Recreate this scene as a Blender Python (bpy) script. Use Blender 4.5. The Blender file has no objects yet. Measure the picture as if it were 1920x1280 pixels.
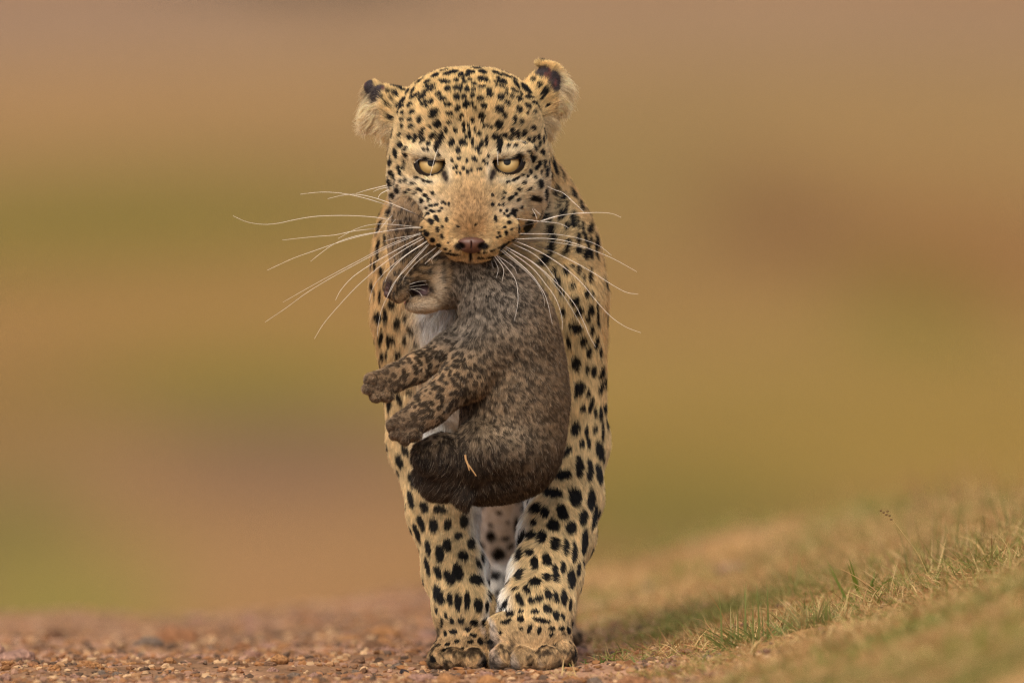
import bpy, math, random
import numpy as np
from mathutils import Vector
from mathutils.bvhtree import BVHTree

random.seed(7)
RNG = np.random.default_rng(11)
FUR = 1.0            # fur density multiplier

# ------------------------------------------------------------------ camera, sky, sun, exposure
SC = bpy.context.scene
COL = SC.collection
DIST = 18.0
S = 36.0 / 600.0 * DIST / 36.0 * 36.0 / 1920.0 / 1.0   # metres per photo pixel at the focus plane
S = (36.0 / 600.0) * DIST / 1920.0
Z0 = (1262 - 640) * S
CAMZ = 0.62
CPOS = np.array([0.0, -math.sqrt(DIST ** 2 - (CAMZ - Z0) ** 2), CAMZ])
FWD = np.array([0.0, 0.0, Z0]) - CPOS
FWD /= np.linalg.norm(FWD)
RIGHT = np.array([1.0, 0, 0])
UP = np.cross(RIGHT, FWD)

cam_data = bpy.data.cameras.new('camera')
cam = bpy.data.objects.new('camera', cam_data)
COL.objects.link(cam)
cam.location = CPOS
cam.rotation_euler = Vector(FWD).to_track_quat('-Z', 'Y').to_euler()
cam_data.lens = 600
cam_data.sensor_width = 36
cam_data.clip_start = 0.1
cam_data.clip_end = 5000
cam_data.dof.use_dof = True
cam_data.dof.focus_distance = DIST + 0.035
cam_data.dof.aperture_fstop = 4.0
SC.camera = cam

world = bpy.data.worlds.new('World')
SC.world = world
world.use_nodes = True
wn = world.node_tree.nodes
wl = world.node_tree.links
bg = wn['Background']
sky = wn.new('ShaderNodeTexSky')
sky.sky_type = 'NISHITA'
sky.sun_disc = False
SUN_EL, SUN_AZ = math.radians(54), math.radians(202)
sky.sun_elevation = SUN_EL
sky.sun_rotation = SUN_AZ
sky.air_density = 1.0
sky.dust_density = 6.0
sky.ozone_density = 0.4
bg.inputs['Strength'].default_value = 0.15
wl.new(sky.outputs['Color'], bg.inputs['Color'])

sun_data = bpy.data.lights.new('sun', 'SUN')
sun_data.energy = 1.5
sun_data.angle = math.radians(60)
sun_data.color = (1.0, 0.965, 0.88)
sun = bpy.data.objects.new('sun', sun_data)
COL.objects.link(sun)
sdir = Vector((math.sin(SUN_AZ) * math.cos(SUN_EL), math.cos(SUN_AZ) * math.cos(SUN_EL), math.sin(SUN_EL)))
sun.rotation_euler = sdir.to_track_quat('Z', 'Y').to_euler()

vs = SC.view_settings
vs.view_transform = 'Standard'
vs.look = 'None'
vs.gamma = 1
vs.use_curve_mapping = False
vs.exposure = 0.15
SC.cycles.use_denoising = True
SC.cycles.denoising_prefilter = 'NONE'
SC.cycles.use_adaptive_sampling = False
SC.cycles.pixel_filter_type = 'BLACKMAN_HARRIS'
SC.cycles.filter_width = 1.25
SC.cycles.max_bounces = 8
try:
    SC.cycles_curves.shape = 'RIBBONS'
except Exception:
    pass

# ------------------------------------------------------------------ helpers
def P(px, py, d=0.0):
    """World point seen at photo pixel (px, py), d photo-pixels nearer than the focus plane."""
    ray = FWD + (px - 960) * S / DIST * RIGHT + (640 - py) * S / DIST * UP
    t = (-d * S - CPOS[1]) / ray[1]
    return CPOS + ray * t

def project(V):
    """World points -> photo pixels and depth, used to find which coat mark a point of the skin belongs to."""
    R = V - CPOS
    f = R @ FWD
    return 960 + (R[:, 0] / f) * DIST / S, 640 - (R @ UP) / f * DIST / S, -V[:, 1] / S

def lin(r, g, b):
    c = np.array([r, g, b]) / 255.0
    return np.where(c <= 0.04045, c / 12.92, ((c + 0.055) / 1.055) ** 2.4)

def sstep(a, b, x):
    t = np.clip((x - a) / (b - a), 0, 1)
    return t * t * (3 - 2 * t)

def hash3(ix, iy, iz, seed):
    h = (ix.astype(np.int64) * 374761393 + iy.astype(np.int64) * 668265263 + iz.astype(np.int64) * 2147483647 + seed * 974634777) & 0xffffffff
    h = ((h ^ (h >> 13)) * 1274126177) & 0xffffffff
    h = ((h ^ (h >> 16)) * 2246822519) & 0xffffffff
    return ((h ^ (h >> 15)) & 0xffffff) / float(0xffffff)

def vnoise(V, scale, seed=0):
    Q = V / scale
    I = np.floor(Q)
    F = Q - I
    F = F * F * (3 - 2 * F)
    I = I.astype(np.int64)
    out = 0
    for dx in (0, 1):
        wx = F[:, 0] if dx else 1 - F[:, 0]
        for dy in (0, 1):
            wy = F[:, 1] if dy else 1 - F[:, 1]
            for dz in (0, 1):
                wz = F[:, 2] if dz else 1 - F[:, 2]
                out = out + wx * wy * wz * hash3(I[:, 0] + dx, I[:, 1] + dy, I[:, 2] + dz, seed)
    return out * 2 - 1

def worley(V, scale, seed=0):
    Q = V / scale
    I = np.floor(Q).astype(np.int64)
    best = np.full(len(V), 9.0)
    for dx in (-1, 0, 1):
        for dy in (-1, 0, 1):
            for dz in (-1, 0, 1):
                cx, cy, cz = I[:, 0] + dx, I[:, 1] + dy, I[:, 2] + dz
                fx = cx + hash3(cx, cy, cz, seed)
                fy = cy + hash3(cx, cy, cz, seed + 1)
                fz = cz + hash3(cx, cy, cz, seed + 2)
                best = np.minimum(best, (Q[:, 0] - fx) ** 2 + (Q[:, 1] - fy) ** 2 + (Q[:, 2] - fz) ** 2)
    return np.sqrt(best)

def norm(A):
    return A / np.maximum(np.linalg.norm(A, axis=-1, keepdims=True), 1e-9)

def mesh_np(name, V, F, smooth=True, vcol=None, mat=None, parent=None):
    me = bpy.data.meshes.new(name)
    V = np.asarray(V, np.float32)
    F = np.asarray(F, np.int32)
    k = F.shape[1]
    me.vertices.add(len(V))
    me.vertices.foreach_set('co', V.ravel())
    me.loops.add(F.size)
    me.loops.foreach_set('vertex_index', F.ravel())
    me.polygons.add(len(F))
    me.polygons.foreach_set('loop_start', np.arange(0, F.size, k, dtype=np.int32))
    me.polygons.foreach_set('loop_total', np.full(len(F), k, np.int32))
    me.polygons.foreach_set('use_smooth', np.full(len(F), bool(smooth)))
    me.update(calc_edges=True)
    if vcol is not None:
        a = me.attributes.new('col', 'FLOAT_COLOR', 'POINT')
        c = np.ones((len(V), 4), np.float32)
        c[:, :3] = vcol
        a.data.foreach_set('color', c.ravel())
    if mat:
        me.materials.append(mat)
    ob = bpy.data.objects.new(name, me)
    COL.objects.link(ob)
    if parent:
        ob.parent = parent
    return ob

def tag(o, label=None, cat=None, group=None, kind=None):
    if label: o['label'] = label
    if cat: o['category'] = cat
    if group: o['group'] = group
    if kind: o['kind'] = kind
    return o

def new_mat(name):
    m = bpy.data.materials.new(name)
    m.use_nodes = True
    return m, m.node_tree.nodes, m.node_tree.links, m.node_tree.nodes['Principled BSDF']

def plain_mat(name, rgb, rough=0.6, spec=0.3, coat=0.0):
    m, n, l, b = new_mat(name)
    b.inputs['Base Color'].default_value = (*[float(v) for v in rgb], 1)
    b.inputs['Roughness'].default_value = rough
    b.inputs['Specular IOR Level'].default_value = spec
    b.inputs['Coat Weight'].default_value = coat
    return m

def attr_mat(name, rough=0.7, spec=0.2, transl=0.0):
    m, n, l, b = new_mat(name)
    a = n.new('ShaderNodeAttribute')
    a.attribute_name = 'col'
    l.new(a.outputs['Color'], b.inputs['Base Color'])
    b.inputs['Roughness'].default_value = rough
    b.inputs['Specular IOR Level'].default_value = spec
    if transl > 0:
        t = n.new('ShaderNodeBsdfTranslucent')
        l.new(a.outputs['Color'], t.inputs['Color'])
        mx = n.new('ShaderNodeMixShader')
        mx.inputs[0].default_value = transl
        l.new(b.outputs[0], mx.inputs[1])
        l.new(t.outputs[0], mx.inputs[2])
        l.new(mx.outputs[0], n['Material Output'].inputs['Surface'])
    return m

# ------------------------------------------------------------------ implicit surfaces
class Field:
    def __init__(self, xs, ys, zs):
        self.xs, self.ys, self.zs = [np.asarray(a, np.float32) for a in (xs, ys, zs)]
        self.F = np.full((len(xs), len(ys), len(zs)), 1.0, np.float32)
    def box(self, lo, hi):
        sl = []
        for a, l, h in zip((self.xs, self.ys, self.zs), lo, hi):
            i0, i1 = np.searchsorted(a, l), np.searchsorted(a, h)
            if i1 <= i0:
                return None
            sl.append(slice(i0, i1))
        return tuple(sl)
    def grid(self, sl):
        return (self.xs[sl[0]][:, None, None], self.ys[sl[1]][None, :, None], self.zs[sl[2]][None, None, :])
    def merge(self, sl, d, k, cut=False):
        A = self.F[sl]
        if cut:
            d = -d
            h = np.maximum(k - np.abs(A - d), 0) / k
            self.F[sl] = np.maximum(A, d) + h * h * k * 0.25
        else:
            h = np.maximum(k - np.abs(A - d), 0) / k
            self.F[sl] = np.minimum(A, d) - h * h * k * 0.25
    def ell(self, px, py, d, rx, ry, rd, k=20, cut=False, rot=0.0):
        c = P(px, py, d)
        r = np.array([rx, rd, ry]) * S
        k = k * S
        m = (max(r) if rot else 0)
        lo, hi = c - np.maximum(r, m) - k - 0.004, c + np.maximum(r, m) + k + 0.004
        sl = self.box(lo, hi)
        if sl is None: return
        x, y, z = self.grid(sl)
        dx, dy, dz = x - c[0], y - c[1], z - c[2]
        if rot:                      # rotation in the picture plane, degrees, clockwise as seen by the camera
            a = math.radians(rot)
            ca, sa = math.cos(a), math.sin(a)
            dx, dz = dx * ca - dz * sa, dx * sa + dz * ca
        k0 = np.sqrt((dx / r[0]) ** 2 + (dy / r[1]) ** 2 + (dz / r[2]) ** 2)
        k1 = np.sqrt((dx / r[0] ** 2) ** 2 + (dy / r[1] ** 2) ** 2 + (dz / r[2] ** 2) ** 2) + 1e-9
        self.merge(sl, k0 * (k0 - 1) / k1, k, cut)
    def cone(self, a, b, ra, rb, k=20):
        A, B = P(*a), P(*b)
        ra, rb, k = ra * S, rb * S, k * S
        lo = np.minimum(A - ra, B - rb) - k - 0.004
        hi = np.maximum(A + ra, B + rb) + k + 0.004
        sl = self.box(lo, hi)
        if sl is None: return
        x, y, z = self.grid(sl)
        ba = B - A
        h = np.clip(((x - A[0]) * ba[0] + (y - A[1]) * ba[1] + (z - A[2]) * ba[2]) / (ba @ ba), 0, 1)
        d = np.sqrt((x - A[0] - ba[0] * h) ** 2 + (y - A[1] - ba[1] * h) ** 2 + (z - A[2] - ba[2] * h) ** 2) - (ra + (rb - ra) * h)
        self.merge(sl, d, k)
    def chain(self, pts, k=20):
        for a, b in zip(pts[:-1], pts[1:]):
            self.cone(a[:3], b[:3], a[3], b[3], k)
    def mesh(self):
        F, xs, ys, zs = self.F, self.xs, self.ys, self.zs
        ins = F < 0
        c = ins[:-1, :-1, :-1].astype(np.int8)
        tot = np.zeros(c.shape, np.int8)
        for i in (0, 1):
            for j in (0, 1):
                for k in (0, 1):
                    tot += ins[i:F.shape[0] - 1 + i, j:F.shape[1] - 1 + j, k:F.shape[2] - 1 + k]
        act = (tot > 0) & (tot < 8)
        I, J, K = np.nonzero(act)
        idx = np.full(act.shape, -1, np.int32)
        idx[I, J, K] = np.arange(len(I))
        acc = np.zeros((len(I), 3))
        cnt = np.zeros(len(I))
        co = [(i, j, k) for i in (0, 1) for j in (0, 1) for k in (0, 1)]
        val = {q: F[I + q[0], J + q[1], K + q[2]] for q in co}
        pos = {q: np.stack([xs[I + q[0]], ys[J + q[1]], zs[K + q[2]]], 1).astype(np.float64) for q in co}
        for a in co:
            for ax in range(3):
                if a[ax] == 0:
                    b = list(a); b[ax] = 1; b = tuple(b)
                    m = (val[a] < 0) != (val[b] < 0)
                    t = np.where(m, val[a] / np.where(m, val[a] - val[b], 1), 0)[:, None]
                    acc += np.where(m[:, None], pos[a] + (pos[b] - pos[a]) * t, 0)
                    cnt += m
        V = acc / cnt[:, None]
        quads = []
        for ax in range(3):
            o = [(1, 2), (2, 0), (0, 1)][ax]
            sA = [slice(1, -1)] * 3; sB = [slice(1, -1)] * 3
            sA[ax] = slice(0, -1); sB[ax] = slice(1, None)
            A, B = ins[tuple(sA)], ins[tuple(sB)]
            for flip, m in ((False, A & ~B), (True, ~A & B)):
                q = np.argwhere(m)
                off = np.ones(3, int); off[ax] = 0
                q = q + off
                def cell(du, dv):
                    c = q.copy()
                    c[:, o[0]] -= du; c[:, o[1]] -= dv
                    return idx[c[:, 0], c[:, 1], c[:, 2]]
                f = np.stack([cell(1, 1), cell(0, 1), cell(0, 0), cell(1, 0)], 1)
                quads.append(f[:, ::-1] if flip else f)
        Q = np.concatenate(quads)
        return V, Q[(Q >= 0).all(1)]

def vert_normals(V, Q):
    n = np.cross(V[Q[:, 2]] - V[Q[:, 0]], V[Q[:, 3]] - V[Q[:, 1]])
    N = np.zeros_like(V)
    for i in range(4):
        np.add.at(N, Q[:, i], n)
    return norm(N)

def keep_largest(V, Q):
    lab = np.arange(len(V))
    while True:
        m = lab[Q].min(1)
        new = lab.copy()
        for i in range(4):
            np.minimum.at(new, Q[:, i], m)
        new = new[new]
        if (new == lab).all(): break
        lab = new
    big = np.bincount(lab).argmax()
    ok = lab == big
    remap = np.cumsum(ok) - 1
    return V[ok], remap[Q[ok[Q[:, 0]]]]

def make_fur(name, V, Q, N, dens, style, mat, parent, npts=5):
    """Hair strands rooted on a skin. dens(p, n) strands per square metre, style(p, n) -> length, lean, comb, colour, radius, curl."""
    T = np.concatenate([Q[:, [0, 1, 2]], Q[:, [0, 2, 3]]])
    A = np.linalg.norm(np.cross(V[T[:, 1]] - V[T[:, 0]], V[T[:, 2]] - V[T[:, 0]]), axis=1) * 0.5
    w = A * dens(V[T].mean(1), norm(N[T].sum(1))) * FUR
    n = int(w.sum())
    cum = np.cumsum(w)
    u = (np.arange(n) + RNG.random(n)) / n * cum[-1]
    t = np.minimum(np.searchsorted(cum, u), len(T) - 1)
    r1, r2 = np.sqrt(RNG.random(n)), RNG.random(n)
    b = np.stack([1 - r1, r1 * (1 - r2), r1 * r2], 1)
    R = (V[T[t]] * b[:, :, None]).sum(1)
    NN = norm((N[T[t]] * b[:, :, None]).sum(1))
    L, lean, comb, col, rad, curl, keep = style(R, NN)
    R, NN, L, lean, comb, col, rad, curl = [a[keep] for a in (R, NN, L, lean, comb, col, rad, curl)]
    n = len(R)
    comb = norm(comb - NN * (comb * NN).sum(1)[:, None])
    # locks: low-frequency direction changes shared by neighbouring strands
    nz = np.stack([vnoise(R, 0.0045, 31 + i) for i in range(3)], 1) * 0.55 + np.stack([vnoise(R, 0.013, 41 + i) for i in range(3)], 1) * 0.45
    nz += RNG.normal(0, 0.22, (n, 3))
    d0 = norm(NN * np.cos(lean)[:, None] + comb * np.sin(lean)[:, None] + nz * (0.10 + 0.6 * curl)[:, None])
    side = norm(np.cross(d0, NN) + 1e-6)
    X = np.zeros((n, npts, 3), np.float32)
    ph = RNG.random(n) * 0.8 + vnoise(R, 0.006, 77) * 3.0
    for i in range(npts):
        s = i / (npts - 1)
        bend = comb * (0.38 * s * s)[..., None] if np.ndim(s) else comb * (0.38 * s * s)
        wob = side * (np.sin(ph + s * 5.5) - np.sin(ph))[:, None] * 0.16 * curl[:, None]
        wob2 = NN * (np.cos(ph * 1.3 + s * 6.0) - np.cos(ph * 1.3))[:, None] * 0.10 * curl[:, None]
        X[:, i] = R + (d0 * s + bend - NN * (0.14 * s * s) + wob + wob2) * L[:, None]
    cu = bpy.data.hair_curves.new(name)
    cu.add_curves([npts] * n)
    cu.attributes['position'].data.foreach_set('vector', X.ravel())
    ra = cu.attributes.get('radius') or cu.attributes.new('radius', 'FLOAT', 'POINT')
    taper = np.array([1.0, 0.95, 0.8, 0.55, 0.15, 0.1, 0.1])[:npts]
    taper[-1] = 0.12
    ra.data.foreach_set('value', (rad[:, None] * taper[None]).astype(np.float32).ravel())
    ca = cu.attributes.new('col', 'FLOAT_COLOR', 'CURVE')
    c4 = np.ones((n, 4), np.float32)
    c4[:, :3] = col
    ca.data.foreach_set('color', c4.ravel())
    cu.materials.append(mat)
    o = bpy.data.objects.new(name, cu)
    COL.objects.link(o)
    o.parent = parent
    o['kind'] = 'stuff'
    print('fur', name, n)
    return o

def tube(name, pts, r0, r1, mat, parent=None, sides=5, sub=4, colf=None):
    pts = np.asarray(pts, float)
    # Catmull-Rom refine
    E = np.concatenate([[2 * pts[0] - pts[1]], pts, [2 * pts[-1] - pts[-2]]])
    out = []
    for i in range(1, len(E) - 2):
        for t in np.arange(sub) / sub:
            a, b, c, d = E[i - 1:i + 3]
            out.append(0.5 * (2 * b + (c - a) * t + (2 * a - 5 * b + 4 * c - d) * t * t + (3 * b - a - 3 * c + d) * t ** 3))
    out.append(E[-2])
    C = np.array(out)
    T = norm(np.gradient(C, axis=0))
    A = norm(np.cross(T, np.array([0.1, 1.0, 0.2])))
    B = np.cross(T, A)
    m = len(C)
    r = (r0 + (r1 - r0) * np.linspace(0, 1, m) ** 1.3)[:, None]
    V = []
    for i in range(sides):
        a = 2 * math.pi * i / sides
        V.append(C + (A * math.cos(a) + B * math.sin(a)) * r)
    V = np.stack(V, 1).reshape(-1, 3)
    F = []
    for i in range(m - 1):
        for j in range(sides):
            k = (j + 1) % sides
            F.append((i * sides + j, i * sides + k, (i + 1) * sides + k, (i + 1) * sides + j))
    vc = None if colf is None else np.repeat(np.array([colf(i / (m - 1)) for i in range(m)]), sides, 0)
    return mesh_np(name, V, F, True, vc, mat, parent)

# ------------------------------------------------------------------ terrain: track, grassy bank, plain and far hillside (one sheet)
def height(x, y, fine=True):
    x, y = np.broadcast_arrays(np.asarray(x, float), np.asarray(y, float))
    D = y - CPOS[1]
    near = sstep(-9, -2.5, y)
    yb = np.clip(y, -3, 5)
    edge = 0.13 - 0.05 * yb
    u = x - edge
    soft = 0.5 * (u + np.sqrt(u * u + 0.004)) - 0.5 * (np.sqrt(0.004 + 0.16) - 0.4)
    soft = soft / (1 + np.maximum(soft - 0.55, 0) * 1.1)
    bank = (0.30 - 0.034 * yb) * soft * near * sstep(0, 0.35, u + 0.35)
    yc = 3.2 - 0.2 * sstep(0.1, 0.5, x)
    v = np.maximum(y - 0.4, 0)
    fall0 = -0.0155 * v * v / (v + 0.6) * (1 - 0.75 * sstep(-0.52, -0.02, x)) * sstep(60, 20, y)
    fall = -1.75 * sstep(0, 26, y - yc) - 0.12 * sstep(0, 2.2, y - yc) - 0.10 * sstep(0.5, 4.0, y - yc) * sstep(0.0, 0.3, x)
    hill = np.maximum(D - 50, 0)
    hill = 0.0150 * hill * hill / (hill + 12) * (1 - 0.25 * sstep(600, 1400, D))
    sw = 0.10 * np.sin(x * 0.05 + 1.0) * np.sin(D * 0.04) * sstep(40, 90, D)
    z = bank + fall + fall0 + hill + sw
    if fine:
        V = np.stack([x.ravel(), y.ravel(), np.zeros(x.size)], 1)
        m = sstep(14, 6, np.abs(y.ravel()))
        bk = sstep(-0.02, 0.12, (x - edge).ravel())
        nz = vnoise(V, 0.16, 3) * 0.006 + vnoise(V, 0.05, 4) * (0.0028 + 0.003 * bk) + vnoise(V, 0.022, 5) * 0.0014
        nz += vnoise(V, 0.55, 6) * 0.010 * bk
        nz += vnoise(V * np.array([1, 0.35, 1]), 0.13, 8) * 0.011 * sstep(0.9, 2.6, y.ravel()) + vnoise(V * np.array([1, 0.3, 1]), 0.4, 9) * 0.014 * sstep(0.9, 2.6, y.ravel())
        z = z + (nz * m).reshape(x.shape)
    return z

def ground_at(px, py):
    ray = FWD + (px - 960) * S / DIST * RIGHT + (640 - py) * S / DIST * UP
    t = np.concatenate([np.linspace(14, 30, 1200), np.linspace(30.2, 900, 2400)])
    q = CPOS + ray * t[:, None]
    below = q[:, 2] < height(q[:, 0], q[:, 1], False)
    i = int(np.argmax(below)) if below.any() else len(t) - 1
    return q[i]

gx = np.concatenate([-np.geomspace(500, 1.3, 46), np.arange(-1.28, 1.28, 0.016), np.geomspace(1.3, 500, 46)])
gy = np.concatenate([np.array([-60, -40, -28, -22, -18, -15, -12, -10, -8, -6.5, -5, -4, -3.2, -2.6]), np.arange(-2.2, 4.9, 0.016), np.arange(5, 12, 0.2),
                     np.geomspace(12.3, 1600, 130)])
GX, GY = np.meshgrid(gx, gy, indexing='ij')
GZ = height(GX, GY)
GV = np.stack([GX.ravel(), GY.ravel(), GZ.ravel()], 1)
nx, ny = len(gx), len(gy)
ii = (np.arange(nx - 1)[:, None] * ny + np.arange(ny - 1)[None, :]).ravel()
GF = np.stack([ii, ii + ny, ii + ny + 1, ii + 1], 1)

# ground colours: bare reddish earth on the track, dry grass on the bank, patches of turf and soil on the plain, haze tint painted on the far hillside
soil = lin(140, 105, 75)
n1 = vnoise(GV, 0.30, 21)[:, None]
n2 = vnoise(GV, 0.07, 22)[:, None]
n3 = vnoise(GV, 0.02, 23)[:, None]
gc = soil * (1 + 0.20 * n1 + 0.22 * n2 + 0.22 * n3)
gc = gc + (lin(172, 132, 104) - soil) * np.clip(n2 * 1.2 + n1, 0, 1)
edgev = 0.13 - 0.05 * np.clip(GV[:, 1], -3, 5)
bk = sstep(-0.02, 0.16, GV[:, 0] - edgev + 0.08 * n1[:, 0])[:, None]
thatch = lin(158, 122, 76) * (1 + 0.25 * n2 + 0.2 * n3)
gc = gc * (1 - bk) + thatch * bk
PLAIN = lin(156, 114, 68)
patches = [  # (photo pixel the patch lies at, half-widths there, colour)
    (300, 20, 700, 60, (158, 125, 102)), (1300, 10, 900, 60, (160, 125, 96)), (600, -8, 90, 14, (130, 108, 94)),  # wide top patches carry the hillside's pinkish haze as ground colour
    (250, 190, 420, 70, (168, 127, 80)), (1500, 170, 600, 80, (158, 124, 80)), (900, 130, 500, 60, (164, 127, 82)),
    (200, 415, 380, 80, (130, 110, 44)), (1180, 330, 260, 110, (148, 118, 66)), (1700, 300, 300, 90, (156, 118, 68)),
    (1440, 400, 120, 75, (116, 74, 44)), (1780, 470, 170, 60, (140, 96, 50)), (280, 580, 380, 60, (164, 120, 66)),
    (420, 710, 240, 60, (132, 114, 44)), (1350, 560, 250, 90, (152, 114, 64)), (1700, 580, 110, 55, (112, 100, 28)), (1500, 700, 450, 80, (156, 124, 62)),
    (1400, 830, 420, 70, (146, 116, 50)), (1800, 780, 260, 80, (158, 122, 54)), (1270, 960, 190, 60, (116, 102, 40)),
    (60, 760, 200, 60, (140, 106, 56)), (480, 880, 260, 50, (126, 94, 70)), (150, 880, 120, 40, (162, 118, 76)), (40, 960, 110, 60, (116, 106, 46)), (130, 1100, 140, 40, (138, 122, 54)),
    (480, 1030, 260, 50, (166, 122, 78)), (270, 970, 110, 50, (164, 120, 74)), (1650, 860, 300, 50, (152, 120, 56)),
]
PLAIN = PLAIN / 1.22
patches = [(a_, b_, c_, d_, lin(*e_) / 1.24 * np.array([0.96, 1.01, 0.97])) for a_, b_, c_, d_, e_ in patches]
far = sstep(5.5, 8.5, GV[:, 1])[:, None]
pc = np.ones((len(GV), 3)) * PLAIN
wt = np.full((len(GV), 1), 0.25)
pc = pc * wt
DD = GV[:, 1] - CPOS[1]
for px, py, sx, sy, c in patches:
    q = ground_at(px, py)
    d = q[1] - CPOS[1]
    d0, d1 = ground_at(px, py + sy)[1] - CPOS[1], ground_at(px, py - sy)[1] - CPOS[1]
    rx = sx * S * d / DIST
    lo, hi = max(d - d0, 4.0), max(d1 - d, 6.0)
    ry = np.where(DD < d, lo, hi)
    g = np.exp(-((GV[:, 0] - q[0]) / rx) ** 2 - ((DD - d) / ry) ** 2)[:, None] * 4.5
    pc += c * g
    wt += g
pc /= wt
tuft_n = vnoise(GV, 1.7, 25)[:, None] * 0.12 + vnoise(GV, 5.0, 26)[:, None] * 0.10
gc = gc * (1 - far) + pc * (1 + tuft_n) * far

gm, n, l, b = new_mat('earth')
a = n.new('ShaderNodeAttribute'); a.attribute_name = 'col'
geo = n.new('ShaderNodeNewGeometry')
nt = n.new('ShaderNodeTexNoise'); nt.inputs['Scale'].default_value = 160; nt.inputs['Detail'].default_value = 6
l.new(geo.outputs['Position'], nt.inputs['Vector'])
rp = n.new('ShaderNodeMapRange'); rp.inputs[1].default_value = 0.3; rp.inputs[2].default_value = 0.7; rp.inputs[3].default_value = 0.72; rp.inputs[4].default_value = 1.22
l.new(nt.outputs['Fac'], rp.inputs[0])
mx = n.new('ShaderNodeVectorMath'); mx.operation = 'SCALE'
l.new(a.outputs['Color'], mx.inputs[0]); l.new(rp.outputs[0], mx.inputs['Scale'])
l.new(mx.outputs[0], b.inputs['Base Color'])
bp = n.new('ShaderNodeBump'); bp.inputs['Distance'].default_value = 0.004; bp.inputs['Strength'].default_value = 0.8
l.new(nt.outputs['Fac'], bp.inputs['Height']); l.new(bp.outputs[0], b.inputs['Normal'])
b.inputs['Roughness'].default_value = 0.95
b.inputs['Specular IOR Level'].default_value = 0.1
ground = mesh_np('ground', GV, GF, True, np.clip(gc, 0.01, 0.9), gm)
tag(ground, 'reddish earth track with a dry grassy bank and a far blurred plain', kind='structure')

# ------------------------------------------------------------------ leopard skin (one continuous mesh)
def rng(*segs):
    out = []
    for a, b_, h in segs:
        out.append(np.arange(a, b_, h))
    return np.concatenate(out)
lx = np.arange(P(655, 600, 0)[0], P(1185, 600, 0)[0], 0.0023)
ly = rng((-0.035, 0.19, 0.0023), (0.19, 0.36, 0.004), (0.36, 1.42, 0.010))
lz = rng((-0.012, 0.13, 0.0025), (0.13, 0.41, 0.0034), (0.41, 0.68, 0.0022))
f = Field(lx, ly, lz)
# trunk, from the rump forward
f.ell(955, 560, -1330, 178, 190, 260)
f.ell(932, 575, -980, 190, 205, 380, 60)
f.ell(912, 560, -540, 208, 292, 280, 60)
f.cone((885, 290, -345), (915, 420, -560), 118, 165, 60)
f.ell(768, 510, -430, 66, 150, 160, 50)
f.ell(1060, 545, -430, 70, 165, 160, 50)
f.ell(905, 600, -350, 155, 190, 105, 50)
f.ell(842, 592, -262, 40, 58, 40, 40)  # chest bulge added forward so the white throat catches more light
# tail
f.chain([(955, 480, -1560, 34), (975, 600, -1800, 28), (985, 800, -1900, 26), (985, 950, -2000, 24)], 40)
# hind legs: hip, knee forward, hock back, paw
for hx, kx, px_, dd in ((915, 938, 932, 0), (1020, 1050, 1048, 120)):
    f.cone((hx, 650, -1330 + dd), (kx, 850, -1150 + dd), 120, 60, 50)
    f.cone((kx, 850, -1150 + dd), (px_, 1050, -1400 + dd), 60, 36, 40)
    f.cone((px_, 1050, -1400 + dd), (px_, 1165, -1300 + dd), 36, 30, 30)
    f.ell(px_, 1190 + dd * 0.03, -1240 + dd, 44, 26, 66, 25)
# front legs
f.chain([(775, 600, -400, 72), (797, 830, -420, 62), (829, 960, -350, 58), (852, 1070, -290, 52), (868, 1140, -240, 49), (872, 1195, -220, 47)], 30)
f.chain([(1062, 560, -370, 72), (1076, 830, -380, 58), (1062, 930, -320, 62), (1046, 1000, -260, 63), (1024, 1080, -170, 60), (1008, 1140, -100, 60), (1004, 1185, -75, 62)], 30)
# paws: metacarpus and four toes each
f.ell(870, 1224, -195, 62, 36, 60, 22)
for tx, ty, td, r in ((824, 1236, -160, 23), (852, 1238, -132, 26), (888, 1239, -132, 27), (920, 1237, -165, 23)):
    f.ell(tx, ty, td, r * 0.92, 25, 42, 9)
f.ell(998, 1203, -45, 73, 54, 62, 22)
for tx, ty, td, r in ((945, 1233, -12, 25), (981, 1239, 15, 29), (1024, 1239, 15, 30), (1058, 1228, -20, 24)):
    f.ell(tx, ty, td, r * 0.92, 30, 46, 9)
f.ell(940, 1185, -60, 24, 36, 40, 18)
# head
f.ell(878, 270, -238, 128, 132, 145, 40)
f.ell(836, 228, -225, 88, 92, 120, 30)
f.ell(922, 228, -225, 88, 92, 120, 30)
f.ell(878, 205, -190, 70, 62, 95, 40)
f.ell(786, 330, -235, 56, 100, 95, 35)
f.ell(970, 328, -235, 58, 100, 95, 35)
f.ell(800, 385, -190, 42, 55, 70, 30)
f.ell(962, 385, -190, 42, 55, 70, 30)
f.ell(803, 286, -133, 44, 15, 32, 18, rot=4)
f.ell(956, 284, -133, 44, 15, 32, 18, rot=-5)
f.ell(842, 300, -122, 17, 24, 24, 16)
f.ell(917, 298, -122, 17, 24, 24, 16)
f.ell(795, 352, -150, 44, 24, 38, 25)
f.ell(964, 350, -150, 44, 24, 38, 25)
f.cone((880, 285, -132), (884, 415, -44), 46, 46, 28)
f.ell(832, 384, -118, 44, 50, 56, 30)
f.ell(930, 384, -118, 44, 50, 56, 30)
f.ell(884, 425, -42, 44, 26, 28, 20)
f.ell(838, 428, -62, 49, 36, 52, 22)
f.ell(927, 430, -62, 46, 34, 52, 22)
f.ell(856, 456, -40, 30, 27, 34, 16)
f.ell(910, 458, -40, 30, 27, 34, 16)
f.ell(883, 474, -80, 46, 22, 48, 16)
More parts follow.
